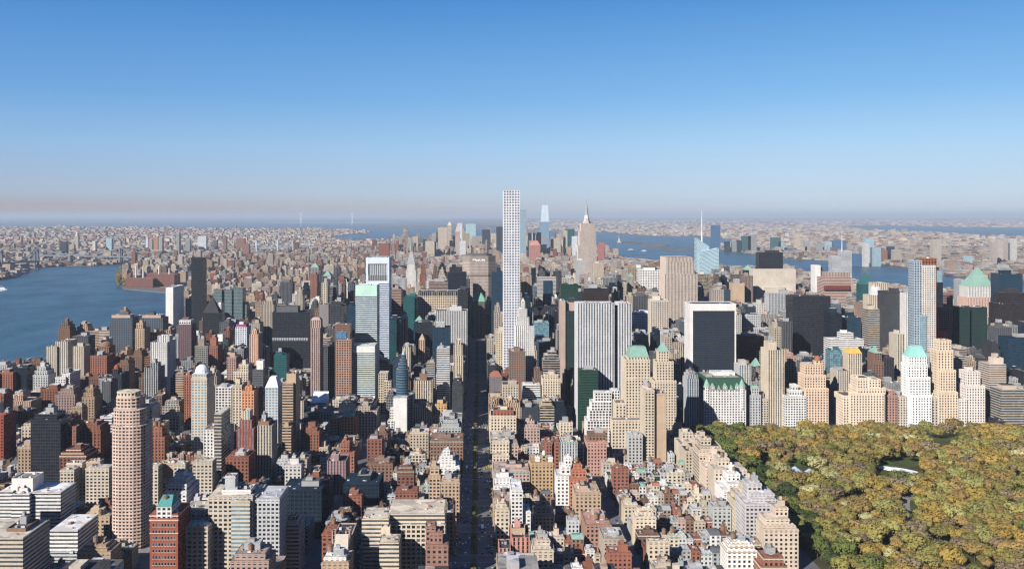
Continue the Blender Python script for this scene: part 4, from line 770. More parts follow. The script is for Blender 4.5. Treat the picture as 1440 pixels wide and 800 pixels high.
def fill_block(xa,xb,y0,y1):
    xm,ym=(xa+xb)/2,(y0+y1)/2
    if ym<1310:                                       # residential blocks
        east=xm<-160
        ends=[]
        for side in (0,1):
            fifth = side==1 and xb>280
            tall_=fifth or (abs(xm)<160 and ((side==1 and xa<-30) or (side==0 and 0<xa<50))) or xm<-160
            w=R.uniform(30,36) if fifth else (R.uniform(24,32) if tall_ else R.uniform(15,20)); e0,e1=(xa+1,xa+1+w) if side==0 else (xb-1-w,xb-1)
            if xb-xa<70 and side==1: continue
            y=max(y0+1,798) if fifth else y0+1
            while y<y1-12:
                d=min(R.uniform(22,34) if tall_ else R.uniform(7,20),y1-1-y)
                if y1-1-(y+d)<12: d=y1-1-y
                if fifth: h=R.uniform(40,56)
                elif abs(xm)<160: h=R.uniform(38,54) if (side==1 and xa<-30) or (side==0 and xa>0 and xa<50) else (R.uniform(30,46) if R.random()<.35 else R.uniform(15,24))
                elif xm>160: h=R.uniform(15,22) if R.random()<.75 else R.uniform(28,42)
                else: h=R.choice([15,17,20,28,40,52,62,78]) *R.uniform(.9,1.1)
                if R.random()<.12 and not fifth: h=R.uniform(15,20)
                col=RC(('cream',5),('beige',3),('white',1)) if fifth else (RC(('cream',4),('beige',3),('tan',2),('brick',.8),('brown',1),('white',2),('pink',1),('lgrey',1.4)) if xm>0 else RC(('cream',2),('tan',3),('brick',3),('brown',2),('white',1.4),('pink',1),('lgrey',1),('orange',.4)))
                lot(e0,e1,y,y+d-.4,h,col,'dk','P' if R.random()<.8 else 'W','A'); y+=d
            ends.append((e0,e1))
        x=ends[0][1]+1; xe=ends[1][0]-1 if len(ends)>1 else xb-1
        for (ya,yb_,fr) in ((y0+1,y0+19,0),(y1-19,y1-1,1)):
            xx=x
            while xx<xe-5:
                big=R.random()<(.045 if not east else .14); w=R.uniform(18,28) if big else R.uniform(6.5,11.5)
                w=min(w,xe-xx)
                if big: h=R.choice([24,30,38,46] if not east else [20,26,34,50])*R.uniform(.9,1.1); lot(xx,xx+w-.2,ya,yb_+R.uniform(0,6)*(1 if fr==0 else 0),h,RC(('cream',2),('tan',2),('brick',2),('white',1),('pink',1),('lgrey',1)),'dk','P','A')
                else: lot(xx,xx+w-.15,ya+R.uniform(0,3),yb_-R.uniform(0,4),R.uniform(13,19.5),(RC(('brown',2),('brick',1.2),('cream',3.4),('lgrey',2.4),('beige',2),('white',2.2),('pink',1),('grey',1),('dgreen',.15)) if xm>100 else RC(('brown',3),('brick',2.2),('cream',2.4),('lgrey',1.6),('tan',2),('white',1.4),('pink',1),('dgreen',.15))),'dk','P','T')
                xx+=w
        return
    far_=ym>2800
    for (ya,yb_) in ((y0+1,ym-1),(ym+1,y1-1)):
        xx=xa+1
        while xx<xb-9:
            w=R.uniform(12,30) if not far_ else R.uniform(16,38); w=min(w,xb-1-xx)
            if xb-1-(xx+w)<9: w=xb-1-xx
            core=-420<xm<1120
            if core and ym<2750:
                h=R.lognormvariate(math.log(96 if xm>100 else 76),.5); h=min(h,170); st=RC(('P',4),('R',2),('V',2),('C',1.3),('T',2),('G',1),('S',.7)); col=RC(('cream',2),('beige',2),('stone',3),('tan',2),('brown',1.3),('grey',1.6),('lgrey',1.6),('dgrey',2.4),('white',1),('navy',2),('brick',.35),('black',1.4)); kind='O'
            elif ym<2750:
                h=R.choice([14,17,20,26,34,50,66,84] if xm<0 else [14,16,18,22,30,44])*R.uniform(.85,1.15); st=RC(('P',6),('W',2),('R',1),('T',1.2)); col=RC(('brick',2.4),('brown',4.5),('tan',2.6),('cream',1),('white',.8),('lgrey',1),('pink',1),('orange',.6),('grey',1),('dgrey',1)); kind='A'
            else:
                h=R.lognormvariate(math.log(36 if abs(xm-250)<700 else 24),.42); h=min(h,110); st=RC(('P',6),('T',2),('R',1),('W',2)); col=RC(('brick',3),('pink',3),('brown',2),('tan',3),('cream',3),('stone',2),('lgrey',1),('white',.8),('orange',.5)); kind='M'
            gl=RC(('dk',5),('grey',2),('blue',1.2)) if st!='P' else 'dk'
            lot(xx,xx+w-.5,ya,yb_,h,col,gl,st,kind); xx+=w
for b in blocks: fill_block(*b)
# low city beyond the drawn street grid
for k in range(26,96):
    y0=1310+80*k+6; y1=y0+66; x=shore(EAST,y0)+30; xe=shore(WEST,y0)-60
    NR=2 if k<60 else 1
    east_side=True
    while x<xe:
        w=R.uniform(16,44); h=R.lognormvariate(math.log(24),.45)
        dist=abs(x-300)/900; 
        if k>66 and abs(x+50)<700: h=R.lognormvariate(math.log(75),.4)
        elif x< -500 and k<66 and R.random()<.28: h=R.uniform(42,62)
        if R.random()<.06 : x+=w; continue
        c=RC(('brick',2.5),('pink',4),('brown',2.5),('tan',3),('cream',2.4),('stone',3),('grey',1)) if x<-350 else RC(('brick',2),('pink',3),('tan',3),('cream',3),('stone',3),('lgrey',1))
        d=R.uniform(18,62) if h<60 else R.uniform(25,45); yy=y0+R.uniform(0,66-d) if d<66 else y0
        if h>60: w=min(w,42)
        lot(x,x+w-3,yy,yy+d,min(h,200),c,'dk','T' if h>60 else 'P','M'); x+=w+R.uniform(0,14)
# order by what the picture shows of each: sweep columns from near to far
LOTS.sort(key=lambda l:l[2])
NCOL=1440; curmin=np.full(NCOL,800.)
ev=[('L',l[2],i) for i,l in enumerate(LOTS)]
allb=[(l[2],'L',i,VX+l[0]*F/l[2],VX+l[1]*F/l[2],VY+(HC-l[4])*F/l[2]) for i,l in enumerate(LOTS)]
allb+=[(v[2],'H',0,v[0],v[1],None) for v in VIS[:0]]
for (x0,x1,y0,y1) in FOOT: pass
HV=[]
for o in sc.objects:
    if o.type=='EMPTY' and o.get('label'):
        for c in o.children:
            if c.type=='MESH' and c.name.startswith(('wall','wing','setback')):
                bb=c.bound_box; D=o.location.y+bb[0][1]; HV.append((D,'H',0,VX+(o.location.x+bb[0][0])*F/D,VX+(o.location.x+bb[6][0])*F/D,VY+(HC-bb[6][2])*F/D))
allb+=HV; allb.sort(key=lambda t:t[0])
SHOW=[0.]*len(LOTS)
for D,k,i,a,b,y in allb:
    ia,ib=max(0,int(a)),min(NCOL,int(math.ceil(b)))
    if ib<=ia: continue
    seg=curmin[ia:ib]; g=VY+HC*F/D
    vis=np.clip(np.minimum(seg,g)-y,0,None).sum()
    # include the roof seen from above
    if k=='L': SHOW[i]=vis+ (ib-ia)*min(6,.5*(HC-LOTS[i][4])*F/D*(LOTS[i][3]-LOTS[i][2])/D)*(vis>2)
    curmin[ia:ib]=np.minimum(seg,y)
CW={'cream':['cream','ivory','buff'],'tan':['tan','sandy','fawn'],'beige':['beige','oatmeal'],'brown':['brown','chocolate brown','umber'],'brick':['red brick','dark red brick','maroon brick'],'white':['white','off-white'],'lgrey':['pale grey','light grey'],'grey':['mid grey','slate grey'],'dgrey':['charcoal','dark grey'],'black':['black glass','near-black'],'pink':['rose brown','dusty pink','salmon'],'stone':['stone grey','putty','khaki stone'],'navy':['navy glass','dark blue glass'],'orange':['orange brick'],'dgreen':['dark green'],'copper':['verdigris green'],'teal':['teal']}
SW={'P':'with small punched windows','W':'with wide windows','R':'with ribbon windows','V':'with vertical fins','C':'with a glass curtain wall','T':'with tall window strips','G':'with a deep window grid','S':'with glassy bands','B':'with blank walls'}
SW2={'P':'small-windowed','W':'wide-windowed','R':'ribbon-windowed','V':'finned','C':'curtain-walled','T':'strip-windowed','G':'gridded','S':'banded','B':'blank'}
RA=np.array([((a+b)/2,d) for a,b,d,_ in REF]); used_lab={}
def label_for(l, noun):
    x,y=(l[0]+l[1])/2,l[2]; px=VX+x*F/y; q=np.abs(VX+RA[:,0]*F/RA[:,1]-px)+np.abs(GD(1)*0+F*HC/RA[:,1]-F*HC/y)*.8
    order=np.argsort(q); cw=CW[l[9]]; c=cw[int(sum(l[5])*97)%len(cw)]
    hs=l[4]; hw='low ' if hs<18 else ('' if hs<36 else ('tall ' if hs<65 else 'very tall '))
    for pick in (0,1,2):
        j=order[pick]; ref=REF[j][3]; ref=('' if ref.split()[0] in ('the','first') else 'the ')+ref
        dy=REF[j][2]-y; pre='just behind' if dy<-25 else ('just before' if dy>25 else 'level with')
        for extra in range(3):
            w=l[1]-l[0]; wd=['','narrow ' if w<9 or (noun!='townhouse' and w<18) else ('broad ' if w>26 else ''),'shallow ' if l[3]-l[2]<17 else 'deep '][extra]
            t=f'{hw}{wd}{c} {SW2[l[7]]} {noun} {pre} {ref}'
            if len(t.split())<=15 and len(t.replace('-',' ').split())<=16 and t not in used_lab: used_lab[t]=1; return t,None
    j=order[0]; ref=REF[j][3]
    t=f'{hw}{c} {SW2[l[7]]} {noun} near {("" if ref.split()[0] in ("the","first") else "the ")+ref}'
    if len(t.replace('-',' ').split())>16: t=f'{hw}{c} {SW2[l[7]]} {noun} near the {ref.split(" with ")[0]}'
    if len(t.replace('-',' ').split())>16: t=f'{c} {noun} near the {ref.split(" with ")[0]}'
    return t, f'{noun}s near the {ref}'
KN={'T':('townhouse','townhouse'),'A':('apartment_house','apartment house'),'O':('office_block','office block'),'M':('city_block','city block')}
CAPS={'T':285,'A':285,'O':290,'M':290}
picked={}
for kd,cap in CAPS.items():
    ids=sorted([i for i,l in enumerate(LOTS) if l[8]==kd and SHOW[i]>6],key=lambda i:-SHOW[i])[:cap]
    for i in ids: picked[i]=SHOW[i]
rest=MB(); nrest=0
for i,l in enumerate(LOTS):
    x0,x1,y0,y1,h,col,gl,st,kd,cn=l
    rr=random.Random(i)
    if i in picked:
        s=picked[i]; n,noun=KN[kd]; lab,grp=label_for(l,noun)
        grp=grp or {'T':'townhouses of the side streets','A':'apartment houses of the residential blocks','O':'office blocks of the midtown grid','M':'blocks of the lower city'}[kd]
        if lab and grp.startswith(noun+'s near'): pass
        big= s>55 and y0<2300
        vols=[(x0,x1,y0,y1,-.3,h)]
        if h>34 and kd in 'AO' and (rr.random()<.62) and x1-x0>13:
            k1=rr.uniform(.78,.9); vols=[(x0,x1,y0,y1,-.3,h*k1),(x0+rr.uniform(1,4),x1-rr.uniform(1,4),y0+rr.uniform(1,3),y1-1,-.3,h*rr.uniform(k1+.05,.97))]
            if rr.random()<.6: vols.append((x0+(x1-x0)*rr.uniform(.15,.3),x1-(x1-x0)*rr.uniform(.15,.3),y0+rr.uniform(4,6),y1-3,-.3,h))
        if kd=='A' and x1>285 and y0<1310:
            w_=x1-x0; d_=y1-y0; b_=rr.uniform(.72,.88); vols=[(x0,x1,y0,y1,-.3,h*b_)]; a_,c_,e_=x0,x1,y0; zz=b_
            for _ in range(rr.choice([0,1,1,2,2])):
                zz+=rr.uniform(.05,.10); a_+=rr.choice([0,3,7]); c_-=rr.choice([.5,2,5]); e_+=rr.uniform(1,5); vols.append((a_,c_,e_,y1-.5,-.3,h*zz))
            f_=rr.uniform(.1,.5); vols.append((x0+w_*f_,x0+w_*(f_+.36),y0+d_*.45,y1-2,-.3,h*zz+rr.uniform(4,9)))
            big=True
        kw={}
        if kd=='T' and rr.random()<.14 and big: kw=dict(top=('hip',rr.uniform(2,3.5),.4,.9),topcol=rr.choice(['dgrey','copper','brick','grey']))
        if kd=='O' and h>45 and rr.random()<.025: kw=dict(top=('pyr',rr.uniform(8,14),.1),topcol='copper')
        building(n,lab,noun,vols,col,gl,st,group=grp,near=(2 if y0<1000 else 1) if y0<1700 else 0,parts=big,seed=i,foot=False,capc=None,cornice=None if x1>285 else rr.choice([None,None,None,'stone','cream',None,'copper' if rr.random()<.4 else 'tan']) if kd in 'TA' and y0<1310 else None,**kw)
    else:
        cx=0
        rest.box(x0,x1,y0,y1,-.2,h,col,st,gl,top=rr.choice(ROOFC)); nrest+=1
        if y0<4500 and x1-x0>10:
            a=rr.uniform(.2,.5); rest.box(x0+(x1-x0)*a,x0+(x1-x0)*(a+.3),y0+2,y0+(y1-y0)*.6,h,h+rr.uniform(2.5,5),shade(col,rr,.2))
tag(rest.build('remaining_city_blocks',FAC), kind='stuff')
# far low city across the rivers
def inside(px,y,poly):
    c=False
    for i in range(len(poly)):
        (x1,y1),(x2,y2)=poly[i],poly[i-1]
        if (y1>y)!=(y2>y) and px<(x2-x1)*(y-y1)/(y2-y1)+x1: c=not c
    return c
def farcity(name, poly, n, px0,px1, ya,yb, cols, inlet=None, seed=3):
    r=random.Random(seed); mb=MB()
    for _ in range(n):
        px=r.uniform(px0,px1); y=ya+(yb-ya)*r.random()**1.0
        if not inside(px,y,poly) or (inlet and inside(px,y,inlet)): continue
        D=GD(y); X=PX(px,D); k=max(1,D/9000)
        w=r.uniform(16,54)*k**.6; d=r.uniform(20,60)*k; h=r.lognormvariate(math.log(13),.45)*k**.35
        if r.random()<.012: h*=2.6; w*=.5
        h=min(h,70)
        mb.box(X-w/2,X+w/2,D,D+d,-.1,h,tuple(c*.85 for c in shade(COL[r.choice(cols)],r,.25)),'P' if D<9000 else 'B','dk',top=shade(r.choice([COL['grey'],COL['gravel'],COL['grey'],COL['pale'],COL['brown'],COL['dgrey'],COL['dgrey']]),r,.25))
    tag(mb.build(name,FAC),kind='stuff')
farcity('eastern_shore_city',BK,25000,-60,575,319,396,['pink','brick','tan','beige','brown','stone','brown','grey','cream'],seed=3)
INL=[(1180,318),(1240,317),(1310,318.5),(1440,321),(1700,323),(1700,333),(1440,333.5),(1380,331),(1300,327),(1230,324),(1190,321)]
farcity('western_shore_city',NJ,22000,740,1500,309,394,['pink','tan','cream','stone','stone','lgrey','tan','brown','brown','grey'],INL,seed=4)

# ------------------------------------------------------------------ trees
def crown_mesh(name, seed, n=520, leaf=.62, lobes=7, sparse=0.):
    r=random.Random(seed); V=[]; Fc=[]
    lb=[(0,0,0,.78)]*2
    for k in range(lobes):
        a=6.283*k/lobes+r.uniform(-.4,.4); q=r.uniform(.3,.62); lb.append((q*math.cos(a),q*math.sin(a),r.uniform(-.12,.36),r.uniform(.30,.46)))
    # unit crown: radius about 1, height from -0.55 to 0.9; leaf clump faces spread through each lobe, denser toward the skin
    for i in range(n):
        cx,cy,cz,cr=r.choice(lb)
        while True:
            a,b,c=r.gauss(0,1),r.gauss(0,1),r.gauss(0,1); q=math.sqrt(a*a+b*b+c*c)
            if q>.01: break
        a,b,c=a/q,b/q,c/q
        if c<-.5 and r.random()<.6: c=-c
        rad=cr*(r.random()**.14)*r.uniform(.93,1.06); p=Vector((cx+a*rad,cy+b*rad,cz+c*rad*.8))
        s=leaf*r.uniform(.07,.15); nrm=(Vector((a,b,c+.15))+Vector((r.uniform(-.3,.3),r.uniform(-.3,.3),r.uniform(-.3,.3)))).normalized()
        t=nrm.orthogonal().normalized(); t.rotate(Matrix.Rotation(r.uniform(0,6.28),3,nrm)); u=nrm.cross(t); k=len(V); m=5
        for j in range(m):
            an=6.283*j/m; rr=s*r.uniform(.6,1.25); V.append(p+t*math.cos(an)*rr+u*math.sin(an)*rr+nrm*r.uniform(-.2,.2)*s)
        Fc.append(tuple(range(k,k+m)))
    me=bpy.data.meshes.new(name); me.from_pydata(V,[],Fc); me.materials.append(M_LEAF); return me
def trunk_mesh(seed):
    r=random.Random(seed); mb=MB()
    q=mb.taper(mb.ngon(0,0,.045,7),0,.62,.62,(.1,.08,.06))
    for k in range(5):
        a=k*1.26+r.uniform(-.3,.3); z0=r.uniform(.4,.6); L_=r.uniform(.35,.5); dx,dy=math.cos(a)*L_,math.sin(a)*L_; z1=z0+r.uniform(.3,.5)
        p0=[(math.cos(t)*.022,math.sin(t)*.022,z0) for t in (0,2.1,4.2)]; p1=[(dx+math.cos(t)*.006,dy+math.sin(t)*.006,z1) for t in (0,2.1,4.2)]
        for i in range(3): j=(i+1)%3; mb.face([p0[i],p0[j],p1[j],p1[i]],(.1,.08,.06))
    return mb.mesh('trunk', M_BARK)
CROWNS=[crown_mesh('crown',40+i,lobes=6+i%4,n=1300) for i in range(7)]; TRUNKS=[trunk_mesh(i) for i in range(3)]
BARE=[crown_mesh('crown',70+i,lobes=8,n=900,leaf=.62) for i in range(3)]
TC=dict(olive=(.20,.175,.05),gold=(.29,.205,.05),ochre=(.255,.175,.06),brown=(.20,.15,.085),yellowgreen=(.26,.245,.08),green=(.11,.135,.035),dark=(.04,.06,.02),pale=(.36,.34,.16))
def put_tree(name,cat,x,y,rad,h,cn,label,group,zb=0.,r=R):
    root=empty(name,(x,y,zb)); tag(root,label,cat,group); root.rotation_euler=(0,0,r.uniform(0,6.28))
    lst=BARE if cn=='brown' else CROWNS
    c=bpy.data.objects.new('crown',r.choice(lst)); sc.collection.objects.link(c); c.parent=root; c.location=(0,0,max(h-rad*.78,h*.55)); c.scale=(rad*1.08,rad*1.08*r.uniform(.88,1.12),rad*r.uniform(.9,1.1))
    c.color=(*shade(TC[cn],r,.2),1)
    t=bpy.data.objects.new('trunk',r.choice(TRUNKS)); sc.collection.objects.link(t); t.parent=root; t.scale=(h*.55,h*.55,h*.95)
    return root
# park planting: jittered spots, clear of paths, clearings and the rink
def paths_clear(x,y):
    px=VX+x*F/y; py=VY+HC*F/y
    if 1234<px<1294 and 651<py<682: return False
    if 1105<px<1145 and 657<py<686: return False
    if abs(px-(1318+(py-770)*1.25))<17 and py>768: return False
    if 1262<px<1290 and 700<py<744: return False
    if 1175<px<1215 and 700<py<722: return False
    if 1300<px<1350 and 618<py<640: return False
    if 1056<px<1080 and 650<py<706 : return R.random()<.4
    return True
spots=[]; y=722
rp=random.Random(5)
while y<1296:
    x=314+rp.uniform(0,5)
    while x<.625*y+40:
        X,Y=x+rp.uniform(-3,3),y+rp.uniform(-5,5); rad=rp.choice([6,8,9.5,10.5,12,13.5])*rp.uniform(.9,1.1)
        if Y<1294 and X>313 and paths_clear(X,Y): spots.append((X,Y,rad))
        x+=rp.uniform(11.5,19)
    y+=rp.uniform(12.5,16)
spots.sort(key=lambda s:s[1]-0)
def tree_col(X,Y,r):
    n=math.sin(X*.021+1.3)*math.cos(Y*.017)+math.sin((X+Y)*.043)*.4
    near_edge = X<345
    if near_edge: return r.choices(['green','olive','dark','brown'],[4,3,2,1])[0]
    if n>.35: return r.choices(['gold','ochre','olive','yellowgreen','brown'],[3.6,2,3,2.2,.8])[0]
    if n<-.35: return r.choices(['brown','ochre','olive','green'],[2.2,2.4,3.4,1])[0]
    return r.choices(['gold','ochre','olive','brown','yellowgreen','pale','green'],[3,2,3.8,1.2,2.2,1.2,.7])[0]
CT=dict(olive='olive green',gold='golden yellow-green',ochre='ochre brown',brown='bare russet brown',yellowgreen='fresh yellow-green',green='mid green',dark='dark green',pale='pale cream-green')
tl={}
def tlabel(X,Y,rad,cn):
    px=VX+X*F/Y; py=VY+HC*F/Y
    where='along the avenue edge of the park' if X<335 else ('near the white rink' if 1190<px<1330 and 625<py<700 else ('around the zoo roofs' if 1080<px<1170 and 640<py<700 else ('beside the curving park road' if px>1290 and py>750 else ('in front of the park-front hotels' if Y>1200 else ('deep in the middle of the park' if Y>1000 else 'in the lower part of the park')))))
    sz='small' if rad<6.6 else ('broad' if rad>9 else 'medium')
    return f'{sz} {CT[cn]} tree {where}'
near=spots[:300]; farw=spots[300:]
for X,Y,rad in near:
    cn=tree_col(X,Y,rp); put_tree('tree','tree',X,Y,rad,rad*rp.uniform(1.2,1.5)+6,cn,tlabel(X,Y,rad,cn),'trees of the park',.1,rp)
# the farther trees of the park as one wood
def wood(name, items, seed):
    r=random.Random(seed); Vs=[];Cs=[];Ls=[];n0=0;counts=[]
    protos=[]
    for me in CROWNS+BARE:
        v=np.zeros(len(me.vertices)*3,np.float32); me.vertices.foreach_get('co',v); protos.append(v.reshape(-1,3))
    for X,Y,rad,cn in items:
        v=protos[r.randrange(len(CROWNS)) if cn!='brown' else len(CROWNS)+r.randrange(3)]; h=rad*r.uniform(1.2,1.5)+(6 if name=='park_woods' else 3); a=r.uniform(0,6.28); c,s=math.cos(a),math.sin(a)
        w=np.empty_like(v); w[:,0]=(v[:,0]*c-v[:,1]*s)*rad*1.12+X; w[:,1]=(v[:,0]*s+v[:,1]*c)*rad*1.12+Y; w[:,2]=v[:,2]*rad*r.uniform(.9,1.1)+h-rad*.78+.1
        Vs.append(w); col=shade(TC[cn],r,.2); Cs.append(np.tile(np.array([*col,1],np.float32),(len(v)//5,1)))
    V=np.vstack(Vs); Cc=np.vstack(Cs); nf=len(V)//5; me=bpy.data.meshes.new(name)
    me.vertices.add(len(V)); me.vertices.foreach_set('co',V.ravel()); me.loops.add(len(V)); me.loops.foreach_set('vertex_index',np.arange(len(V),dtype=np.int32))
    me.polygons.add(nf); me.polygons.foreach_set('loop_start',np.arange(nf,dtype=np.int32)*5); me.polygons.foreach_set('loop_total',np.full(nf,5,np.int32))
    at=me.attributes.new('leafcol','FLOAT_COLOR','FACE'); at.data.foreach_set('color',Cc.ravel()); me.update()
    m,nt,b,o=newmat('wood_leaves'); g=NG(nt); aa=g.n('ShaderNodeAttribute',attribute_name='leafcol'); geo=g.n('ShaderNodeNewGeometry'); nn=g.noise(geo.outputs['Position'],.25,3,.6)
    v=g.m('ADD',g.m('MULTIPLY',nn,.7),.65); cc=g.n('ShaderNodeCombineColor')
    for i in range(3): nt.links.new(v,cc.inputs[i])
    nt.links.new(g.mix(1.,aa.outputs['Color'],cc.outputs[0],'MULTIPLY'),b.inputs['Base Color']); b.inputs['Roughness'].default_value=.75; b.inputs['Specular IOR Level'].default_value=.2
    me.materials.append(m); ob=bpy.data.objects.new(name,me); sc.collection.objects.link(ob); return ob
tag(wood('park_woods',[(X,Y,rad,tree_col(X,Y,rp)) for X,Y,rad in farw],9),kind='stuff')
# street and backyard trees
stn=0
for D in np.arange(792,1600,11.5):
    for x,kk in ((-5,0),(-26.2,1),(16.2,2)):
        ph=(D-1310)%80
        if ph<12 or ph>68: continue
        if kk and rp.random()<.35: continue
        cn=rp.choices(['dark','green','olive','brown'],[3,2,1,1])[0] if kk==1 else rp.choices(['green','brown','olive','pale','yellowgreen'],[2,3,1,.5,.3])[0]
        rad=rp.uniform(2.6,3.6) if kk==0 else rp.uniform(3,4.6)
        where=('in the median of the wide avenue','on the east pavement of the wide avenue','on the west pavement of the wide avenue')[kk]
        put_tree('street_tree','street tree',x+rp.uniform(-.6,.6),D+rp.uniform(-2,2),rad,rad*1.3+3.5,cn,f'small {CT[cn]} street tree {where}','street trees of the wide avenue',.1,rp)
put_tree('street_tree','street tree',16,PX(0,0)+GD(733),4.6,10,'yellowgreen','bright yellow-green blossoming street tree on the west pavement of the wide avenue',None,.1,rp)
for (xa,xb,y0,y1) in blocks:
    if y1<1310 and xb<290 and y0>760:
        for _ in range(3 if xb<0 else 1):
            X=rp.uniform(xa+34,max(xa+35,xb-34)); Y=(y0+y1)/2+rp.uniform(-6,6)
            if free(X-4,X+4,Y-4,Y+4) and X<xb-30:
                cn=rp.choice(['gold','ochre','olive','brown','green']); put_tree('courtyard_tree','garden tree',X,Y,rp.uniform(4,6),rp.uniform(9,14),cn,f'{CT[cn]} garden tree behind the townhouses','garden trees inside the blocks',.1,rp)

# ------------------------------------------------------------------ park features
def park_road(pts, w, name):
    mb=MB()
    for (a,b) in zip(pts,pts[1:]):
        dx,dy=b[0]-a[0],b[1]-a[1]; L_=math.hypot(dx,dy); nx,ny=-dy/L_*w/2,dx/L_*w/2
        mb.face([(a[0]-nx,a[1]-ny,.17),(b[0]-nx,b[1]-ny,.17),(b[0]+nx,b[1]+ny,.17),(a[0]+nx,a[1]+ny,.17)],(.5,.5,.5))
    tag(mb.build(name,M_WALK),kind='structure')
def curve(pts,n=6):
    out=[]
    for i in range(len(pts)-1):
        p0=pts[max(i-1,0)];p1=pts[i];p2=pts[i+1];p3=pts[min(i+2,len(pts)-1)]
        for k in range(n):
            t=k/n; out.append(tuple(.5*((2*p1[j])+(-p0[j]+p2[j])*t+(2*p0[j]-5*p1[j]+4*p2[j]-p3[j])*t*t+(-p0[j]+3*p1[j]-3*p2[j]+p3[j])*t**3) for j in (0,1)))
    return out+[pts[-1]]
park_road(curve([G(1375,830),G(1352,795),G(1335,775),G(1290,745),G(1277,728),G(1275,700),G(1300,680)]),9,'park_road')
park_road(curve([G(1050,700),G(1075,690),G(1110,684),G(1150,676),G(1200,662),G(1240,655)]),6,'park_path')
def rink():
    root=empty('skating_rink',(*G(1263,662),.1)); tag(root,'white oval open-air skating rink among the park trees','rink'); c=root.location; mb=MB()
    p=[G(1236,658.5),G(1262,663.5),G(1288,666.5),G(1289,663),G(1262,657.8),G(1238,655.5)]; p=[(a-c.x,b-c.y) for a,b in curve(p+[p[0]],4)[:-1]]
    mb.prism(p,0,.5,(.8,.8,.8)); mb.build('ice',FAC,root)
    mb=MB(); b=G(1262,666.5); mb.box(-22,24,-34,-26,0,4,COL['lgrey'],'P'); mb.build('pavilion',FAC,root)
rink()
def zoo():
    x,y=G(1124,671); root=empty('zoo_building',(x,y,.1)); tag(root,'cluster-roofed zoo building with bluish glass ridges among park trees','zoo building'); mb=MB()
    for dx,dy,w,d in ((-14,0,12,22),(0,4,14,26),(15,-2,12,20)): mb.box(dx-w/2,dx+w/2,dy-d/2,dy+d/2,0,5,(.25,.13,.1),'P')
    mb.build('wall',FAC,root); mb=MB()
    for dx,dy,w,d in ((-14,0,12,22),(0,4,14,26),(15,-2,12,20)): mb.taper([(dx-w/2,dy-d/2),(dx+w/2,dy-d/2),(dx+w/2,dy+d/2),(dx-w/2,dy+d/2)],5,9,.9,(.35,.45,.52),kx=.1)
    mb.build('glass_roof',FAC,root)
zoo()

# ------------------------------------------------------------------ traffic
def car_mesh(kind):
    mb=MB(); L_,W,H_=(4.6,1.85,1.45) if kind!='bus' else (12,2.55,3.1); c=(.5,.5,.5)
    def b(x0,x1,y0,y1,z0,z1,col,tx=0,ty=0):
        p=[(x0,y0),(x1,y0),(x1,y1),(x0,y1)]; t=[(x0+tx,y0+ty),(x1-tx,y0+ty),(x1-tx,y1-ty),(x0+tx,y1-ty)]
        for i in range(4): j=(i+1)%4; mb.face([(*p[i],z0),(*p[j],z0),(*t[j],z1),(*t[i],z1)],col)
        mb.face([(*q,z1) for q in t],col)
    return mb,b,L_,W,H_
def make_cars():
    body=bpy.data.meshes.new('body'); 
    def mk(name,boxes,mat):
        V=[];Fc=[]
        for (x0,x1,y0,y1,z0,z1,tx,ty) in boxes:
            n=len(V); V+= [(x0,y0,z0),(x1,y0,z0),(x1,y1,z0),(x0,y1,z0),(x0+tx,y0+ty,z1),(x1-tx,y0+ty,z1),(x1-tx,y1-ty,z1),(x0+tx,y1-ty,z1)]
            Fc+=[(n,n+1,n+5,n+4),(n+1,n+2,n+6,n+5),(n+2,n+3,n+7,n+6),(n+3,n,n+4,n+7),(n+4,n+5,n+6,n+7),(n+3,n+2,n+1,n)]
        m=bpy.data.meshes.new(name); m.from_pydata(V,[],Fc); m.materials.append(mat); return m
    gl=metal('car_glass',(.01,.012,.015),.1); ty=metal('tyre_rubber',(.02,.02,.02),.9)
    car=dict(body=mk('body',[(-.92,.92,-2.3,2.3,.35,.85,.04,.05),(-.78,.78,-1.0,1.5,1.32,1.42,.05,.1)],M_PAINT),windows=mk('windows',[(-.88,.88,-1.5,1.9,.85,1.32,.12,.5)],gl))
    import itertools
    wm=MB(); 
    V=[];Fc=[];n=10
    for s in (-.1,.1):
        for k in range(n): a=6.283*k/n; V.append((s,.33*math.cos(a),.33*math.sin(a)))
    Fc=[tuple(range(n))[::-1],tuple(range(n,2*n))]+[(k,(k+1)%n,n+(k+1)%n,n+k) for k in range(n)]
    w=bpy.data.meshes.new('wheel'); w.from_pydata(V,[],Fc); w.materials.append(ty); car['wheel']=w
    bus=dict(body=mk('body',[(-1.28,1.28,-6,6,.4,1.5,0,0),(-1.28,1.28,-6,6,2.5,3.1,.05,.05)],M_PAINT),windows=mk('windows',[(-1.25,1.25,-5.95,5.95,1.5,2.5,0,0)],gl))
    return car,bus
CAR,BUS=make_cars()
CC={'yellow':(.75,.45,.04),'white':(.78,.78,.78),'black':(.02,.02,.022),'silver':(.5,.52,.54),'dark grey':(.09,.09,.10),'red':(.45,.03,.03),'blue':(.04,.09,.28)}
def put_car(x,y,rz,cn,where,group,parts,bus=False):
    nm,ct=('city_bus','bus') if bus else (('taxi','taxi') if cn=='yellow' else ('car','car'))
    src=BUS if bus else CAR
    lab=f'{cn} {ct} {where}'
    root=empty(nm,(x,y,.02)); tag(root,lab,ct,group); root.rotation_euler=(0,0,rz)
    for k in ('body','windows'):
        o=bpy.data.objects.new(k,src[k]); sc.collection.objects.link(o); o.parent=root; o.color=(*CC[cn],1)
    if parts and not bus:
        for sx in (-.85,.85):
            for sy in (-1.45,1.4): o=bpy.data.objects.new('wheel',CAR['wheel']); sc.collection.objects.link(o); o.parent=root; o.location=(sx,sy,.33)
rc_=random.Random(21)
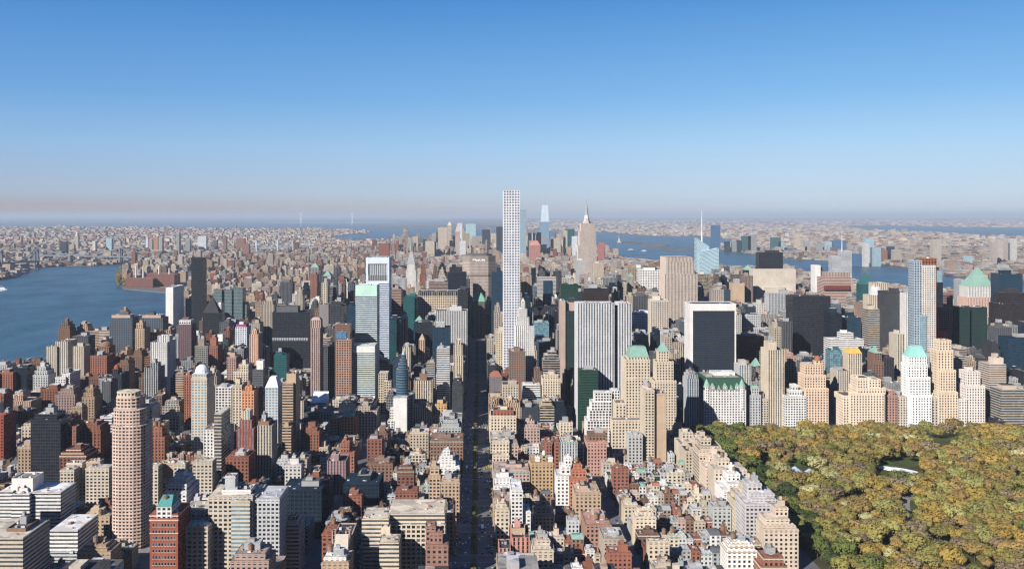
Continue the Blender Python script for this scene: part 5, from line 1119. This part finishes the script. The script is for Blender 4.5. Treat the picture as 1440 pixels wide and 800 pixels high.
for lane,(x,mv) in enumerate(((-22.2,0),(-19,1),(-15.9,1),(-12.9,1),(-9.7,1),(0.2,1),(3.1,1),(6.1,1),(9.2,1),(12.2,0))):
    D=790+rc_.uniform(0,10)
    while D<1420:
        ph=(D-1310)%80
        if not (ph<9 or ph>71) or (mv and rc_.random()<.25):
            if rc_.random()<(.75 if mv==0 else .38):
                cn=rc_.choices(list(CC),[3,3,2.4,2,2,.8,.6])[0]
                put_car(x+rc_.uniform(-.25,.25),D,0 if x<-5 else math.pi,cn,('parked along the kerb of' if mv==0 else ('driving on the east roadway of' if x<-5 else 'driving on the west roadway of'))+' the wide avenue','traffic of the wide avenue',D<1000)
        D+=rc_.uniform(5.6,7.5) if mv==0 else rc_.uniform(8,18)
for x,D in ((3.2,905),(-15.8,1120)): put_car(x,D+3,math.pi if x>0 else 0,'white','rolling down the wide avenue beside taxis','buses of the wide avenue',True,bus=True)
for k in range(-6,0):
    yy=1310+80*k
    for x in np.arange(-60,150,9):
        if (x<-28 or x>16) and rc_.random()<.25 and not 128<x<152: put_car(float(x)+rc_.uniform(-1,1),yy+rc_.choice([-5.2,5.2]),math.pi/2,rc_.choice(list(CC)),'parked in a side street by the wide avenue','cars parked in side streets',False)
for D in np.arange(800,1290,11):
    for x in (136.,143.5):
        if rc_.random()<.4: put_car(x,float(D),0,rc_.choice(list(CC)),'on the narrow canyon avenue with townhouses','traffic of the canyon avenue',False)
# signs
for o in list(sc.objects):
    if o.get('label','').startswith('brown gridded slab carrying'):
        c=o.location; D=1599.2; z0,z1=PZ(475,D),PZ(465,D); mb=MB(); mb.box(PX(1319,D)-c.x,PX(1331,D)-c.x,D-c.y-.8,D-c.y-.4,z0,z1,(.6,.05,.06)); mb.build('sign_panel',FAC,o)
# ------------------------------------------------------------------ bridges, power station, statue, boats
def bridge(label, xa,ya,xb,yb, towers, zt, deck=42, name='suspension_bridge', col=(.14,.18,.22), w=26):
    A=Vector((*G(xa,ya),0)); Bv=Vector((*G(xb,yb),0)); d=(Bv-A); L_=d.length; d.normalize(); nrm=Vector((-d.y,d.x,0)); root=empty(name,A); tag(root,label,'bridge')
    def bar(mb,p,q,h,wd):
        n=Vector((-(q-p).y,(q-p).x,0)).normalized()*wd/2
        for s in (0,):
            a,b,c,e=p-n,q-n,q+n,p+n; mb.face([tuple(a),tuple(b),tuple(b+Vector((0,0,h))),tuple(a+Vector((0,0,h)))],col); mb.face([tuple(c),tuple(e),tuple(e+Vector((0,0,h))),tuple(c+Vector((0,0,h)))],col); mb.face([tuple(v+Vector((0,0,h))) for v in (a,b,c,e)],col)
    mb=MB(); bar(mb,Vector((0,0,deck)),d*L_+Vector((0,0,deck)),7 if w<100 else 3,min(w,60)); mb.build('deck',FAC,root)
    ts=[t*L_ for t in towers]
    for t in ts:
        mb=MB(); 
        for s in (-1,1):
            p=d*t+nrm*s*w*.45; mb.box(p.x-5,p.x+5,p.y-5,p.y+5,-3,zt,col)
        p=d*t; mb.box(p.x-w*.5,p.x+w*.5,p.y-4,p.y+4,zt-10,zt-1,col,bottom=True); mb.build('tower',FAC,root)
    seq=[0]+ts+[L_]; 
    for s in (-1,1):
        if w>100: break
        mb=MB()
        for i in range(len(seq)-1):
            a,b=seq[i],seq[i+1]; za=zt if i>0 else deck; zb=zt if i<len(seq)-2 else deck; N=12; last=None
            for k in range(N+1):
                u=k/N; t=a+(b-a)*u; z=za*(1-u)+zb*u-(4*u*(1-u))*((zt-deck-8) if 0<i<len(seq)-2 else (zt-deck)*.12); p=d*t+nrm*s*w*.45+Vector((0,0,z))
                if last is not None: bar(mb,last,p,4,4)
                last=p
        mb.build('cable',FAC,root)
bridge('grey-blue steel suspension bridge crossing the eastern river by the power station',50,368.5,205,371,(.0,.78),105,name='suspension_bridge')
bridge('long blue-white suspension bridge beyond the brick housing blocks',345,357,405,356,(.25,.75),110,col=(.35,.45,.52))
bridge('faint suspension bridge, second beyond the brick housing blocks',395,354,448,353,(.3,.75),95,col=(.30,.34,.38))
bridge('distant great suspension bridge with two tall towers across the harbor mouth',375,316.5,560,316.5,(.26,.65),390,deck=75,col=(.6,.68,.72),w=160)
def tower_box():
    x,y=G(165.5,372)
bridge('slender lattice bridge with peaked towers at the upper river edge',-30,384,52,378,(.35,.99),120,col=(.12,.14,.17))
def power():
    X0,D=PX(176,3950),3950; root=empty('power_station',(PX(210,D),D+60,0)); tag(root,'red brick power station with four pale chimneys on the river bank','power station'); c=root.location
    P=[(176,215,392,0),(212,245,386,40),(206,240,384.5,130)]; 
    for a,b,y,dd in P: mb=MB(); d=D+dd; mb.box(PX(a,d)-c.x,PX(b,d)-c.x,d-c.y,d-c.y+80,0,PZ(y,d),(.23,.105,.085),'T','dk',top=COL['brown']); mb.build('hall',FAC,root)
    for x,y in ((191,373.5),(201.5,373.5),(223.5,374),(238,377)):
        d=D+70; mb=MB(); mb.taper(mb.ngon(PX(x,d)-c.x,d-c.y,4.4,10),0,PZ(y,d),.7,(.55,.52,.5)); mb.build('chimney',FAC,root)
power()
def statue():
    x,y=G(870.5,341.2); root=empty('harbor_statue',(x,y,0)); tag(root,'small green robed statue with raised arm on a stone pedestal, harbor island','statue'); mb=MB(); s=1.0
    mb.box(-22*s,22*s,-22*s,22*s,0,12*s,COL['stone']); mb.taper([(-11*s,-11*s),(11*s,-11*s),(11*s,11*s),(-11*s,11*s)],12*s,47*s,.7,COL['beige']); mb.build('pedestal',FAC,root)
    mb=MB(); q=mb.taper(mb.ngon(0,0,7*s,8),47*s,72*s,.62,COL['copper']); q=mb.taper(q,72*s,80*s,.55,COL['copper']); mb.prism(mb.ngon(0,0,2.2*s,8),80*s,85*s,COL['copper']); mb.taper(mb.ngon(-3.5*s,0,1.5*s,6),76*s,93*s,.8,COL['copper']); mb.build('figure',FAC,root)
statue()
def boat(px,y,L_,rz,label,name='ferry_boat',wake=True):
    x,d=G(px,y); root=empty(name,(x,d,-3)); tag(root,label,'boat'); root.rotation_euler=(0,0,rz); mb=MB(); w=L_*.13
    p=[(-L_/2,-w),(L_*.3,-w),(L_/2,0),(L_*.3,w),(-L_/2,w)]; mb.prism(p,-.5,L_*.07,COL['white']); mb.build('hull',FAC,root)
    mb=MB(); mb.box(-L_*.42,L_*.22,-w*.8,w*.8,L_*.07,L_*.16,COL['white'],'R','dk'); mb.box(-L_*.2,L_*.1,-w*.6,w*.6,L_*.16,L_*.22,COL['white'],'R','dk'); mb.build('cabin',FAC,root)
boat(4,405,34,2.8,'white river ferry leaving a foamy wake by the frame edge')
boat(888,351,60,.3,'white ferry crossing the harbor'); boat(906,352.5,50,-.2,'small white launch beside the harbor ferry','motor_boat'); boat(795,322.5,150,0,'white cargo ship moored at the far harbor shore','cargo_ship'); boat(560,334,70,.4,'white boat in the wide harbor arm beyond the piers','motor_boat')
M_FOAM=simple('foam', lambda g,p: g.ramp(g.noise(p,.12,4,.7),(.42,(.12,.2,.28)),(.55,(.75,.78,.8))))
sheet('wake_water',[(-40,400),(-4,402.5),(6,403.6),(11,406),(4,408),(-10,412),(-40,416)],-2.9,M_FOAM,px=True)
sheet('wake_water',[(-40,398),(2,400.8),(2,401.4),(-40,401)],-2.9,M_FOAM,px=True)
# ------------------------------------------------------------------ river edge wood, peninsula park
def scatter(name,n,poly,seed,rad=(7,13)):
    r=random.Random(seed); it=[]
    xs=[p[0] for p in poly]; ys=[p[1] for p in poly]
    while len(it)<n:
        px,y=r.uniform(min(xs),max(xs)),r.uniform(min(ys),max(ys))
        if inside(px,y,poly): X,D=G(px,y); it.append((X,D,r.uniform(*rad)*D/4000,r.choice(['gold','olive','green','ochre'])))
    tag(wood(name,it,seed),kind='stuff')
scatter('riverside_woods',110,[(166,404),(164,390),(172,376),(196,374),(190,388),(180,398),(200,402)],13)
# ------------------------------------------------------------------ air
HAZE=2.8e-5
def haze():
    mb=MB(); W=BIG*1.15; z0,z1=-60,486
    v=[(-W,-4000),(W,-4000),(W,BIG*1.15),(-W,BIG*1.15)]; mb.prism(v,z0,z1,(1,1,1),bottom=True)
    m=bpy.data.materials.new('haze'); m.use_nodes=True; nt=m.node_tree; nt.nodes.clear(); o=nt.nodes.new('ShaderNodeOutputMaterial'); p=nt.nodes.new('ShaderNodeVolumePrincipled')
    p.inputs['Color'].default_value=(.68,.79,.95,1); p.inputs['Density'].default_value=HAZE; p.inputs['Anisotropy'].default_value=0.0; nt.links.new(p.outputs[0],o.inputs['Volume'])
    o=mb.build('haze',m); tag(o,kind='stuff')
haze()
print('OBJECTS',len(sc.objects),'lots',len(LOTS),'rest',nrest,'trees',len(spots))
